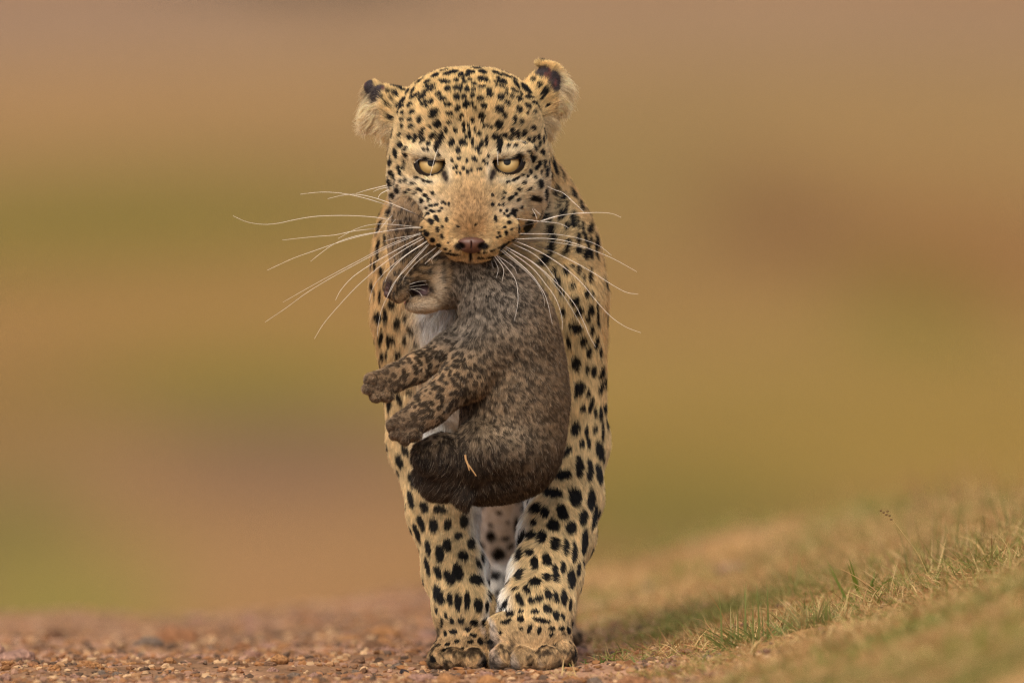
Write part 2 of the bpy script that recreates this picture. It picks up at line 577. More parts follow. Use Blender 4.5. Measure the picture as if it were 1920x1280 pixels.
# eye lids, then the eye openings
EYES = [(808, 311, -131, -1), (952, 309, -131, 1)]
def opening(x, y, e):
    """signed distance (photo px) to the outline of an eye opening: a half round under a nearly straight upper lid"""
    if e == 0:
        c = np.hypot((x - 808) / 1.05, y - 303) - 22.5
        t = (303.5 + (x - 808) * 0.07) - y
    else:
        c = np.hypot((x - 952) / 1.05, y - 300) - 23
        t = (301.0 - (x - 952) * 0.10) - y
    return np.maximum(c, t)
for i, (ex, ey, ed, sd) in enumerate(EYES):
    f.ell(ex, ey, ed, 36, 33, 33, 16)
for i, (ex, ey, ed, sd) in enumerate(EYES):
    c = P(ex, ey, ed)
    sl = f.box(c - 0.034, c + 0.034)
    x, y, z = f.grid(sl)
    pts = np.stack([a.ravel() for a in np.broadcast_arrays(x, y, z)], 1).astype(float)
    qx, qy, qd = project(pts)
    o = (opening(qx, qy, i) - 5.0) * S
    o = np.maximum(o, (-168 - qd) * S).reshape([s.stop - s.start for s in sl]).astype(np.float32)
    f.merge(sl, o, 3 * S, cut=True)
# ears
f.ell(742, 205, -262, 40, 36, 26, 26, rot=-10)
f.ell(750, 220, -262, 32, 40, 26, 22, rot=14)
f.ell(1004, 214, -262, 30, 38, 26, 22, rot=-16)
f.cone((725, 192, -265), (696, 166, -268), 27, 15, 16)
f.ell(708, 205, -270, 22, 34, 16, 14, rot=12)
f.ell(1010, 185, -262, 40, 34, 26, 26, rot=-40)
f.cone((1012, 172, -265), (1030, 140, -268), 30, 22, 16)
f.ell(1042, 175, -270, 16, 42, 16, 14, rot=6)
f.ell(1022, 121, -258, 18, 8, 10, 8, rot=10)
LV, LQ = f.mesh()
LV, LQ = keep_largest(LV, LQ)
vol = (np.cross(LV[LQ[:, 0]], LV[LQ[:, 1]]) * LV[LQ[:, 2]]).sum()
if vol < 0:
    LQ = LQ[:, ::-1].copy()
LN = vert_normals(LV, LQ)
print('leopard', len(LV), len(LQ), 'minz', LV[:, 2].min())

# ------------------------------------------------------------------ cub skin (one continuous mesh)
cx = np.arange(P(665, 600, 0)[0], P(1095, 600, 0)[0], 0.0019)
cy = np.arange(-0.036, 0.135, 0.0019)
cz = np.arange(P(900, 985, 0)[2], P(900, 370, 0)[2], 0.0019)
g = Field(cx, cy, cz)
g.cone((862, 500, -100), (912, 540, -100), 40, 60, 26)
g.ell(950, 610, -112, 86, 100, 84, 40)
g.ell(966, 690, -124, 90, 110, 86, 40)
g.ell(965, 775, -120, 96, 105, 92, 50)
g.ell(955, 850, -118, 92, 85, 88, 40)
g.ell(905, 895, -110, 66, 44, 62, 30)
g.ell(928, 838, -66, 76, 62, 62, 12)
# hind foot, shank and tail
g.chain([(880, 860, -62, 44), (830, 850, -50, 32), (800, 852, -45, 25)], 16)
g.ell(840, 888, -85, 58, 44, 40, 18)
g.chain([(862, 890, -58, 20), (869, 925, -58, 12), (872, 950, -58, 4)], 14)
# fore legs
g.chain([(892, 622, -110, 36), (842, 654, -88, 26), (780, 690, -60, 23), (738, 709, -45, 25)], 16)
g.ell(712, 722, -36, 27, 26, 30, 12)
for tx, ty in ((694, 712), (690, 729), (704, 743), (722, 742)):
    g.ell(tx + 3, ty - 1, -22, 12.5, 10.5, 24, 4.5)
g.chain([(928, 640, -74, 58), (872, 706, -42, 39), (806, 764, -22, 29), (770, 793, -14, 27)], 18)
g.ell(757, 800, -10, 28, 25, 30, 12)
for tx, ty in ((737, 798), (742, 815), (758, 822), (775, 815)):
    g.ell(tx + 2, ty - 2, 4, 12.5, 10.5, 24, 4.5)
# head, turned down to the viewer's left
g.ell(800, 470, -135, 64, 88, 66, 20)
g.ell(790, 505, -112, 50, 48, 52, 24)
g.ell(838, 525, -110, 42, 44, 50, 22)
g.cone((775, 510, -95), (742, 538, -78), 38, 24, 18)
g.ell(752, 543, -64, 16, 25, 22, 8, rot=24)
g.ell(789, 571, -80, 29, 14, 30, 10)
g.ell(822, 545, -104, 26, 30, 40, 20)
g.ell(768, 440, -142, 36, 72, 52, 20)
g.ell(786, 540, -46, 23, 16, 34, 5, cut=True, rot=-16)
CV, CQ = g.mesh()
CV, CQ = keep_largest(CV, CQ)
vol = (np.cross(CV[CQ[:, 0]], CV[CQ[:, 1]]) * CV[CQ[:, 2]]).sum()
if vol < 0:
    CQ = CQ[:, ::-1].copy()
CN = vert_normals(CV, CQ)
print('cub', len(CV), len(CQ))

# ------------------------------------------------------------------ coat marks
def bvh(V, Q):
    return BVHTree.FromPolygons(V.tolist(), Q.tolist())
LB, CB = bvh(LV, LQ), bvh(CV, CQ)

def hit(tree, px, py):
    ray = FWD + (px - 960) * S / DIST * RIGHT + (640 - py) * S / DIST * UP
    loc, nor, i, d = tree.ray_cast(Vector(CPOS), Vector(norm(ray)))
    return None if loc is None else np.array(loc)

# each table: offset and scale of the sheet the marks were measured on, then (x, y, half-axis, half-axis, turn)
MARKS = []
def marks(ox, oy, sc, rows):
    for x, y, a, b_, t in rows:
        a, b_ = max(a, 2.1 * sc), max(b_, 2.1 * sc)
        MARKS.append((ox + x / sc, oy + y / sc, a / sc, b_ / sc, t))
marks(660, 100, 7.11, [
 (1320,265,110,25,-12),(1110,305,60,22,-25),(1000,395,55,18,-25),(1240,395,75,30,8),(1390,375,40,25,0),(1040,450,80,25,-12),(1030,510,90,18,-15),
 (1280,495,45,35,0),(1410,475,60,40,0),(1530,510,35,45,0),(1150,565,45,28,-20),(940,600,60,35,-40),(840,585,75,25,-30),(810,510,50,15,-60),
 (735,525,45,15,-60),(1215,630,50,28,-10),(1395,605,45,45,0),(1495,610,35,30,0),(960,690,45,35,-20),(1050,670,40,35,0),(1000,735,25,18,-30),
 (765,705,45,22,-45),(660,650,75,35,-35),(655,730,45,22,-30),(1290,705,50,28,0),(1520,710,45,40,-45),(1415,760,28,48,20),(1090,825,75,50,-45),
 (810,800,40,26,-50),(1305,830,58,27,0),(1470,850,30,30,0),(1440,895,25,25,0),(780,900,35,22,-25),(910,910,30,48,10),(675,810,30,20,-30),
 (665,900,30,22,0),(1145,960,52,52,0),(800,990,35,22,-50),(675,985,22,30,20),(1305,940,30,22,0),(1050,1000,30,18,45),(1385,1035,38,26,60),
 (1260,1045,22,40,0),(1490,960,22,40,0),(945,1050,60,24,-45),(635,1095,35,18,-40),(1500,1045,18,25,0),(760,1120,26,42,15),(835,1145,26,60,15),
 (900,1110,25,22,0),(1080,1110,65,26,-35),(935,1170,26,55,35),(1175,1150,44,100,20),(1020,1220,28,40,20),(1330,1190,40,60,10),(1470,1195,36,45,20),
 (1520,1120,18,25,0),(510,1215,15,38,0),(635,1230,28,42,0),(730,1270,30,15,0),
 (460,685,38,32,20),(490,845,36,28,0),(490,525,30,28,0),(575,535,35,32,0),(400,590,22,35,-20),(520,605,20,13,0),(545,455,35,15,10),(675,490,35,12,0),(595,690,30,15,0)])
marks(860, 100, 7.11, [
 (160,185,60,20,15),(165,260,60,25,10),(325,260,55,25,8),(490,265,50,20,15),(640,310,70,14,25),(560,300,40,12,20),(30,300,35,28,-30),(120,305,40,22,5),
 (325,365,75,32,8),(60,360,20,30,0),(150,375,25,20,0),(85,405,40,18,0),(525,345,30,15,10),(600,375,40,10,20),(545,405,85,24,8),(25,480,28,50,0),
 (110,505,28,45,0),(210,435,40,20,0),(195,505,35,20,0),(305,470,50,20,-15),(400,510,35,38,0),(415,580,48,33,-10),(545,460,70,14,12),(620,490,40,14,30),
 (770,430,75,22,60),(905,485,100,33,45),(740,520,55,20,32),(830,560,30,12,60),(75,605,28,25,0),(185,590,40,32,0),(285,630,45,28,10),(555,610,55,42,10),
 (640,680,50,28,35),(635,560,30,15,10),(700,590,35,28,40),(815,625,42,28,25),(930,600,45,26,10),(985,605,25,14,0),(100,700,35,45,20),(15,740,20,25,0),
 (185,705,22,40,0),(210,755,30,20,30),(335,725,48,32,5),(1015,680,42,18,30),(920,720,40,30,40),(540,775,60,45,30),(605,850,28,40,-20),(795,770,50,33,40),
 (45,850,30,28,0),(305,860,42,38,0),(310,935,28,22,0),(15,895,20,22,0),(180,905,35,26,20),(735,895,20,50,0),(830,925,23,40,-20),(915,810,18,18,0),
 (535,965,50,60,0),(70,965,18,35,10),(130,975,18,30,0),(360,985,38,22,0),(430,1010,20,30,0),(215,1035,16,25,0),(70,1045,18,18,0),(145,1060,16,35,10),
 (270,1085,32,28,0),(705,1060,33,60,-25),(790,1095,23,55,-25),(870,1070,28,38,-30),(990,1010,40,20,15),(610,1105,40,26,30),(690,1155,35,26,20),
 (940,1145,22,32,0),(1005,1150,18,35,0),(1065,1130,13,35,0),(1125,1165,15,55,0),(1075,1215,13,35,0),(540,1190,38,95,0),(480,1110,38,38,0),
 (370,1180,23,70,0),(40,1190,33,45,20),(185,1195,18,50,0),(305,1215,26,40,0),(250,1265,33,20,0),(100,1215,14,25,0),(150,1125,11,25,0),
 (665,1240,30,22,-30),(755,1240,33,18,-15),(880,1200,30,20,30),(1020,1265,28,16,20),
 (1070,430,38,25,40),(1150,515,36,50,0),(1130,590,25,14,0),(985,355,35,17,15),(1200,685,30,18,-30),(1085,740,25,11,0),(1015,800,25,9,0),(970,270,50,33,10),(865,325,35,17,0)])
marks(700, 270, 8.533, [
 (240,165,25,42,10),(365,170,33,80,-15),(520,90,24,38,15),(530,200,16,40,0),(490,300,16,50,0),(485,370,14,40,0),(165,310,20,55,10),(270,310,36,55,10),
 (410,390,34,42,-10),(440,470,24,45,-20),(210,470,20,50,0),(290,470,38,35,0),(330,530,25,48,-10),(210,580,22,55,0),(455,610,30,26,0),(400,750,42,48,-50),
 (415,690,24,30,0),(315,830,50,33,30),(475,930,62,40,35),(530,590,11,40,0),(630,635,40,13,-10),(710,720,32,18,0),(580,735,22,15,0),(770,745,26,20,0),
 (665,785,28,30,0),(545,780,26,16,0),(955,790,28,28,0),(840,825,40,26,30),(780,905,30,40,-10),(885,890,20,40,0),(620,915,22,26,0),(1105,935,28,18,-30),
 (1000,975,40,18,-15),(920,990,30,14,-15),(1155,960,14,20,0),(1210,960,11,25,0),(1090,1030,25,14,0),(930,1070,55,18,15),(1055,1075,28,16,10),(850,1025,30,13,0),
 (735,1050,12,40,-20),(880,1110,30,13,10),(1015,1195,30,65,-35),(930,1235,50,34,30),(1175,1220,16,40,0),(705,545,40,13,0),(790,580,40,14,20),(890,605,60,13,15),
 (810,95,33,13,20),(880,105,24,11,40),(1010,60,33,70,5),(1045,190,20,30,60),(1350,110,38,50,10),(1375,235,38,32,-20),(1260,265,18,35,0),(1495,280,22,30,0),
 (1335,370,15,35,0),(1445,400,30,28,20),(1390,470,18,25,0),(1510,450,25,30,0),(1285,395,9,22,0),(1340,460,11,18,0)])
marks(880, 270, 8.533, [
 (130,85,35,35,0),(165,145,30,26,30),(65,230,30,28,0),(105,275,30,24,30),(225,275,32,26,10),(265,310,25,20,0),(300,200,20,35,10),(30,430,24,24,0),
 (130,410,24,18,0),(180,405,28,14,0),(480,90,28,85,10),(950,120,17,30,0),(975,185,24,35,0),(1025,250,34,55,0),(1060,95,34,34,20),(1170,150,30,60,-10),
 (1120,20,18,30,0),(1245,170,14,60,0),(1110,320,27,45,20),(1070,390,27,50,25),(1200,300,30,30,0),(1200,370,17,45,0),(1145,465,20,35,10),(970,460,27,40,0),
 (1040,545,25,26,0),(915,530,24,20,0),(1240,450,14,90,0),(1115,650,50,68,10),(870,630,28,26,0),(965,720,50,18,-45),(805,735,25,28,-10),(740,810,30,26,0),
 (770,550,30,12,-20),(710,580,28,13,-15),(640,600,30,12,-10),(600,615,15,10,0),(840,500,20,13,-20),(670,860,35,23,-30),(625,885,20,25,-20),(780,900,35,20,-30),
 (560,785,16,30,-30),(545,860,20,16,30),(370,820,18,30,-30),(1040,870,55,38,-10),(980,870,20,18,0),(1105,900,36,35,-40),(1215,780,27,50,-10),(1190,1000,38,90,30),
 (830,1020,30,13,-30),(540,970,24,18,20),(745,1065,30,13,-30),(595,1065,20,28,30),(660,1115,28,16,20),(475,975,20,18,0),(375,970,24,28,0),(555,1115,16,13,0),
 (620,1145,38,11,-10),(500,1065,20,16,0),(415,1195,20,45,0),(635,1255,33,24,10),(960,1240,38,28,20),(1255,1180,42,70,5),
 (1340,290,18,70,-10),(1385,440,20,60,-15),(1465,370,22,60,0),(1480,480,15,70,0),(1430,220,20,30,0),(1400,690,28,60,0),(1360,800,28,40,0),(1425,950,24,70,0),
 (1455,1130,43,100,0),(1295,480,18,60,0),(1010,1130,20,22,0)])
marks(680, 380, 5.82, [
 (750,210,33,28,20),(820,290,20,35,-10),(700,340,34,27,30),(680,310,18,18,0),(765,405,28,26,20),(835,465,28,20,10),(905,505,20,13,0),(960,525,16,10,0),
 (870,370,18,36,-20),(870,265,13,16,0),(940,435,12,12,0),(640,270,20,11,0),(645,315,18,13,0),(915,190,13,23,0),(1040,260,25,10,10),(765,95,30,10,10),
 (980,562,95,4,7),(930,598,70,4,7),(760,478,60,5,30),(690,440,40,6,38),
 (210,740,25,60,0),(110,880,25,55,0),(190,1000,18,90,0),(320,1090,40,45,20),(180,1230,35,50,0),(100,1130,18,70,0),(245,1170,18,50,0),(170,560,15,60,0),
 (310,100,30,60,10),(240,90,20,70,10),(210,210,15,60,15),(260,400,20,70,0),(460,1250,20,35,0),(975,1040,75,40,45),(130,680,14,50,0),(60,760,14,50,0),(180,450,16,50,0)])
marks(880, 380, 5.818, [
 (285,180,14,33,-10),(430,220,20,17,0),(380,270,20,13,0),(400,330,21,27,0),(330,365,20,15,0),(455,290,28,13,-25),(65,245,20,9,-40),(315,330,9,14,0),(300,375,12,10,0),
 (490,405,30,11,-20),(420,440,25,13,-25),(335,485,35,12,-25),(250,520,35,11,-20),(170,540,30,8,-10),(100,545,25,8,0),(430,525,40,9,-25),(340,570,45,7,-15),
 (230,600,50,6,-5),(120,605,40,5,5),
 (815,45,34,60,25),(855,170,31,55,10),(635,265,44,70,20),(985,140,31,70,10),(870,300,55,50,20),(900,400,42,75,0),(880,520,40,70,15),(810,620,80,60,-35),
 (1050,270,21,45,0),(1060,430,34,24,0),(1045,510,24,80,20),(1100,200,14,80,0),(1170,220,14,70,0),(1180,380,14,50,0),(1170,510,38,38,0),(1250,380,23,60,0),
 (1250,560,23,60,0),(1320,410,19,50,0),(1320,560,19,50,0),(1300,260,19,40,20),(920,735,40,24,-40),(1040,730,38,34,-20),(1170,715,27,50,10),(1100,680,18,18,0),
 (960,840,33,55,-20),(1120,890,40,27,-30),(1240,790,17,40,0),(1310,770,21,80,0),(1005,950,31,34,0),(1270,960,24,50,0),(1335,970,17,40,0),(1140,1040,42,40,-20),
 (1010,1160,31,45,0),(1190,1165,38,45,20),(1320,1150,33,65,10),(1290,1240,28,40,0),(1390,1150,14,100,0)])
marks(670, 480, 4.268, [
 (165,480,28,40,0),(225,470,18,60,0),(320,530,27,45,0),(385,490,17,25,0),(430,580,28,35,-20),(540,525,50,24,45),(130,640,14,35,0),(185,650,22,60,10),
 (245,665,14,55,0),(280,655,25,33,-10),(380,665,18,33,0),(140,780,15,45,0),(195,790,18,40,0),(235,780,10,35,0),(115,520,12,40,0),(275,370,33,28,20),
 (635,530,17,20,0),(720,545,20,17,0),(760,360,28,55,-30),(325,780,28,33,0),(250,1170,17,60,0),(330,1130,20,55,-25),(410,1080,28,24,0),(470,690,20,22,30),(400,830,20,20,0)])
marks(990, 560, 3.765, [
 (320,10,28,18,0),(238,75,18,28,10),(355,75,27,38,20),(438,65,24,45,5),(420,130,13,18,0),(330,190,45,37,10),(448,205,16,42,5),(495,160,12,35,0),
 (285,295,16,45,-10),(388,290,23,37,10),(480,300,17,42,10),(425,360,16,45,10),(510,370,14,48,0),(335,450,33,50,0),(415,490,15,35,0),(465,495,23,42,0),
 (518,510,17,50,15),(555,470,10,50,0),(365,610,38,48,20),(335,670,14,30,0),(425,655,15,35,0),(515,610,17,45,20),(540,650,12,45,0),(390,755,19,32,0),
 (445,735,15,65,12),(478,785,13,38,0),(515,800,14,45,0),(545,760,8,45,0),(335,910,34,50,5),(412,925,17,38,0),(475,910,17,30,0),(380,1015,19,27,0),
 (430,1010,17,42,0),(265,1075,53,30,-35),(508,1065,27,75,-15),(530,930,10,70,0),(358,1180,29,70,0),(435,1205,23,75,0),(500,1225,24,70,-10),(240,1235,58,36,-5)])
marks(720, 760, 5.333, [
 (40,20,15,35,0),(35,200,15,60,0),(210,430,30,70,-25),(150,540,36,75,-15),(285,745,38,80,-20),(195,880,17,120,-12),(270,930,29,90,-15),(405,1000,43,60,-20),
 (560,1025,65,43,15),(365,1160,34,80,-18),(495,1190,47,70,0),(635,1180,39,62,0),(310,1220,20,70,-20),(800,1140,43,75,0)])
marks(740, 940, 3.765, [
 (155,210,17,70,-18),(450,235,28,31,0),(238,325,21,55,-12),(375,300,29,50,-10),(320,355,29,62,-5),(535,290,29,40,-5),(485,375,45,33,50),(585,255,11,45,-10),
 (590,425,19,35,-20),(615,380,9,40,-10),(230,445,17,65,-12),(305,490,24,48,-15),(385,530,34,55,-25),(445,490,40,65,-10),(575,545,48,36,10),(655,510,9,40,0),
 (310,650,37,70,-20),(390,675,19,45,-5),(448,700,24,60,0),(512,685,21,65,0),(592,720,31,45,0),(652,720,14,40,0),(665,650,11,35,0),(295,755,11,25,0),
 (360,790,13,30,0),(395,835,17,25,0),(325,850,11,42,0),(470,830,30,23,-25),(570,850,32,27,10),(650,840,27,32,0),(412,915,30,20,0),(515,900,34,17,-5),
 (355,925,11,22,0),(555,938,25,17,0),(605,980,20,24,0),(535,985,25,11,0),(440,980,25,11,-10),(375,1000,20,12,-30),(670,985,14,22,0),(265,1105,20,27,0),(480,1030,14,10,0),
 (640,1140,14,40,0)])
marks(900, 880, 3.2, [
 (375,85,34,33,-40),(437,135,55,31,10),(570,160,40,60,-10),(668,175,25,68,0),(690,275,17,75,10),(335,225,34,28,-30),(285,235,24,60,20),(390,250,25,32,0),
 (490,250,31,48,-25),(322,308,20,19,0),(440,328,38,36,20),(618,275,25,45,0),(545,342,35,38,10),(308,385,32,27,-25),(370,400,29,38,15),(250,400,17,50,20),
 (445,440,26,38,0),(508,452,19,50,0),(562,485,17,62,0),(628,425,21,80,5),(242,497,19,38,20),(300,492,26,21,-10),(398,533,25,42,-10),(328,557,23,40,0),
 (495,578,16,38,0),(446,618,23,55,-5),(548,645,25,60,0),(592,588,11,40,5),(243,622,27,34,15),(393,640,19,24,-20),(330,668,34,26,5),(282,713,19,28,-35),
 (408,742,21,36,-20),(453,755,17,36,-15),(502,758,19,52,-8),(305,775,21,19,0),(355,765,25,21,0),(240,770,20,42,-20),(150,795,14,40,35),(400,825,24,34,-25),
 (330,847,26,15,0),(458,868,21,32,-10),(498,875,11,28,-10),(180,858,26,18,0),(155,905,32,14,-20),(242,890,20,20,0),(370,900,60,14,12),(295,950,14,28,20),
 (355,955,14,24,0),(430,945,20,12,10),(490,945,20,12,0),(533,960,11,24,-20),(540,800,9,40,0),(430,985,13,13,0),(243,848,18,11,0),(215,705,22,8,0),
 (245,945,12,9,0),(115,975,12,13,0),
 (65,400,30,32,0),(110,510,42,40,-30),(95,635,32,26,0),(110,735,28,15,0),(220,340,18,50,0)])

marks(640, 90, 2.977, [(1180,640,9,45,-20),(1228,680,11,55,-12),(1275,740,9,50,-15),(1200,790,14,32,0),(1240,830,10,35,0),(1290,820,12,45,-10),(1330,880,10,45,-10),
 (1290,960,9,50,0),(1340,1000,10,45,0),(1385,1000,12,40,0),(1420,1080,10,50,0),(1370,1120,10,50,0),(1310,1080,9,50,0),(1160,590,9,30,-30),(1215,610,10,30,-30),(1260,660,9,40,-20),(1320,760,9,40,-20),(1250,900,10,40,0)])
spots = []
for px, py, a, b_, t in MARKS:
    q = hit(LB, px, py)
    if q is None: continue
    spots.append((q[0], px, py, -q[1] / S, a, b_, math.radians(t)))
# flanks, back, hind quarters and all other skin turned away: rosette spots scattered at their natural spacing
free = []
cand = RNG.integers(0, len(LV), 9000)
vx, vy, vd = project(LV)
facing = LN @ -FWD
cell = {}
for i in cand:
    p = LV[i]
    behind = vd[i] < -640 or facing[i] < 0.22
    if not behind:
        q = hit(LB, vx[i], vy[i])
        behind = q is not None and (-q[1] / S) - vd[i] > 70
    if not behind: continue
    r = S * (9 + 6 * RNG.random()) * (0.75 if p[2] < 0.25 else 1.0)
    gap = 2.5 * 13 * S
    key = tuple(np.floor(p / gap).astype(int))
    ok = True
    for dx in (-1, 0, 1):
        for dy in (-1, 0, 1):
            for dz in (-1, 0, 1):
                for c in cell.get((key[0] + dx, key[1] + dy, key[2] + dz), ()):
                    if ((c - p) ** 2).sum() < gap * gap: ok = False
    if ok:
        cell.setdefault(key, []).append(p)
        free.append((p, r))
print('marks', len(spots), 'scattered', len(free))

def spotted(Pt, qx, qy, qd):
    """0..1 how far each skin point lies inside a dark mark"""
    o = np.argsort(qx)
    sx, sy, sd = qx[o], qy[o], qd[o]
    sp = Pt[o]
    wob = vnoise(sp, 0.0035, 51) * 0.28 + RNG.normal(0, 0.10, len(sp))
    out = np.full(len(sx), -9.0)
    for _, px, py, d, a, b_, t in spots:
        m = max(a, b_)
        i0, i1 = np.searchsorted(sx, px - m * 1.3), np.searchsorted(sx, px + m * 1.3)
        dx, dy = sx[i0:i1] - px, sy[i0:i1] - py
        a, b_ = a * 1.08 + (0.7 if py < 420 else 0.2), b_ * 1.08 + (0.7 if py < 420 else 0.2)
        u = (dx * math.cos(t) + dy * math.sin(t)) / a
        v = (-dx * math.sin(t) + dy * math.cos(t)) / b_
        e = 1 - np.sqrt(u * u + v * v)
        e = np.where(np.abs(sd[i0:i1] - d) < max(45, 3 * m), e * min(1.0, min(a, b_) / 4.0), -9)
        out[i0:i1] = np.maximum(out[i0:i1], e)
    X = sp[:, 0]
    ox = np.argsort(X)
    Xs, Ps = X[ox], sp[ox]
    o2 = np.full(len(X), -9.0)
    for p, r in free:
        i0, i1 = np.searchsorted(Xs, p[0] - r * 1.4), np.searchsorted(Xs, p[0] + r * 1.4)
        e = 1 - np.sqrt(((Ps[i0:i1] - p) ** 2).sum(1)) / r
        o2[i0:i1] = np.maximum(o2[i0:i1], e)
    r2 = np.empty(len(X)); r2[ox] = o2
    out = np.maximum(out, r2)
    res = np.empty(len(X)); res[o] = sstep(-0.10, 0.14, out + wob * 0.6)
    return res

def blob(qx, qy, cx_, cy_, rx, ry):
    return np.exp(-(((qx - cx_) / rx) ** 2 + ((qy - cy_) / ry) ** 2))

GOLD, RICH, PALE = lin(214, 188, 140), lin(216, 182, 120), lin(240, 230, 206)
WHITE, BRIDGE, BLACK = lin(242, 238, 230), lin(186, 152, 106), lin(18, 15, 13)

def mixc(c, d, w):
    return c * (1 - w[:, None]) + d * w[:, None]

def leopard_coat(p, nrm):
    qx, qy, qd = project(p)
    head = sstep(-400, -330, qd) * sstep(520, 485, qy)
    c = np.ones((len(p), 3)) * GOLD
    c = mixc(c, RICH, head * sstep(250, 150, qy) * 0.75)
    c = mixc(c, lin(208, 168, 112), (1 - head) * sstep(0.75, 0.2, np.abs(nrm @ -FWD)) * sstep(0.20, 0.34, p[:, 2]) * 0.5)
    # pale brows, lower lids, cheeks and muzzle
    for a in ((800, 288, 36, 14), (958, 285, 38, 14), (790, 340, 40, 9), (966, 338, 40, 9), (842, 322, 7, 22), (916, 318, 6, 22)):
        c = mixc(c, PALE, head * np.clip(blob(qx, qy, *a) * 0.6, 0, 1))
    for a in ((742, 372, 36, 40), (1012, 372, 30, 44), (800, 385, 40, 26), (965, 395, 40, 26), (785, 395, 12, 26)):
        c = mixc(c, lin(226, 208, 178), head * np.clip(blob(qx, qy, *a), 0, 1) * 0.85)
    c = mixc(c, BRIDGE, head * np.clip(blob(qx, qy, 882, 395, 46, 64) * 1.35, 0, 1))
    c = mixc(c, lin(170, 132, 92), head * np.clip(blob(qx, qy, 882, 405, 30, 30), 0, 1) * 0.2)
    c = mixc(c, lin(220, 190, 138), head * sstep(395, 425, qy) * sstep(-160, -90, qd) * np.clip(np.abs(qx - 884) / 34 - 0.7, 0, 1))
    # cream behind the ears
    ear = sstep(-225, -245, qd) * sstep(300, 260, qy) * head
    fl = ear * np.clip(sstep(722, 704, qx) * sstep(160, 178, qy) + sstep(222, 240, qy) * sstep(752, 735, qx), 0, 1)
    fr = ear * np.clip(sstep(1040, 1052, qx) * sstep(120, 150, qy) + sstep(212, 226, qy) * sstep(1000, 1012, qx), 0, 1)
    c = mixc(c, lin(236, 216, 178), np.clip(fl + fr, 0, 1))
    # white chest, belly and inside of the legs
    d3 = qd
    chest = blob(qx, qy, 872, 640, 72, 190) * sstep(-520, -440, d3) * sstep(470, 520, qy)
    inner = sstep(0.55, 0.92, np.where(qx < 918, nrm[:, 0], -nrm[:, 0])) * sstep(0.5, 0.38, p[:, 2]) * (1 - head)
    under = sstep(-0.35, -0.8, nrm[:, 2]) * (1 - head)
    chest = np.clip(chest + 1.9 * blob(qx, qy, 840, 592, 44, 52) * sstep(-430, -400, qd) * sstep(545, 560, qy) + 1.2 * blob(qx, qy, 812, 800, 30, 45), 0, 1)
    c = mixc(c, WHITE, np.clip(chest * 1.15, 0, 1))
    c = mixc(c, WHITE, inner * 0.9)
    c = mixc(c, WHITE, under * 0.8)
    back = sstep(-700, -1000, qd) * sstep(0.36, 0.28, p[:, 2])
    c = mixc(c, lin(214, 196, 168), back * 0.7)
    c = mixc(c, WHITE, np.clip(back * blob(qx, qy, 945, 980, 75, 170) * 1.3, 0, 1))
    # dusty paws, with the shade between the toes painted in
    pw = sstep(0.075, 0.03, p[:, 2])
    c = mixc(c, lin(178, 142, 102), pw * 0.6)
    mott = np.clip(vnoise(p, 0.013, 60) * 0.8 + vnoise(p, 0.006, 61) * 1.0 + vnoise(p, 0.0028, 62) * 0.9 + 0.55 * sstep(0.04, 0.015, p[:, 2]) - 0.2, 0, 1)
    c = mixc(c, lin(60, 46, 36), pw * mott * 0.9)
    gap = np.clip(sstep(0.75, 0.35, nrm @ -FWD) * sstep(0.05, 0.03, p[:, 2]) * sstep(0.4, -0.2, nrm[:, 2]), 0, 1)  # toe sides and undersides: crease shade put into the colour
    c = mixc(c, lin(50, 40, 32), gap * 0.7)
    c = c * (1 + 0.16 * vnoise(p, 0.012, 63) + 0.12 * vnoise(p, 0.004, 64))[:, None]
    s = spotted(p, qx, qy, qd)
    s = s * (1 - 0.55 * chest) * (1 - np.clip(fl + fr, 0, 1))
    c = mixc(c, BLACK, s)
    # faint salt and pepper on the nose bridge
    sp = head * blob(qx, qy, 882, 385, 50, 70) * np.clip(vnoise(p, 0.0016, 66) * 1.6, 0, 1)
    c = mixc(c, lin(90, 66, 44), sp * 0.55)
    # scarred bare tips of the ears
    barl = np.maximum.reduce([blob(qx, qy, 692, 162, 11, 16), blob(qx, qy, 712, 167, 14, 8), blob(qx, qy, 703, 180, 10, 14)])
    barr = np.maximum.reduce([blob(qx, qy, 1018, 136, 18, 14), blob(qx, qy, 1038, 150, 15, 20), blob(qx, qy, 1040, 162, 11, 16)])
    bare = np.clip(sstep(0.35, 0.6, np.maximum(barl, barr)) * sstep(-210, -235, qd), 0, 1)
    bare = bare * (1 - np.maximum(sstep(146, 142, qy) * sstep(715, 705, qx), 0) * 0.6)
    dusk = mixc(np.ones((len(p), 3)) * lin(66, 58, 60), lin(120, 70, 66), np.clip(vnoise(p, 0.005, 68) * 1.5 - 0.3, 0, 1))
    c = mixc(c, dusk, bare)
    nst_ = np.maximum(blob(qx, qy, 862, 461, 13, 9), blob(qx, qy, 906, 461, 13, 9)) * head * sstep(-90, -60, qd)  # dark of the nostril holes painted onto the skin behind them
    c = mixc(c, lin(20, 14, 12), sstep(0.35, 0.7, nst_))
    # lips, tear ducts
    lip = blob(qx, qy, 882, 480, 3.2, 14) * head * sstep(-120, -80, qd)
    c = mixc(c, BLACK, np.clip(lip * 1.3, 0, 1))
    for a in ((833, 327, 6, 9), (837, 336, 4, 7), (925, 325, 6, 9), (921, 334, 4, 7)):
        c = mixc(c, lin(52, 40, 34), head * np.clip(blob(qx, qy, *a) * 1.3, 0, 1))
    return np.clip(c, 0.004, 0.92), dict(qx=qx, qy=qy, qd=qd, head=head, fl=fl, fr=fr, bare=bare, inner=inner, chest=chest, paw=pw)

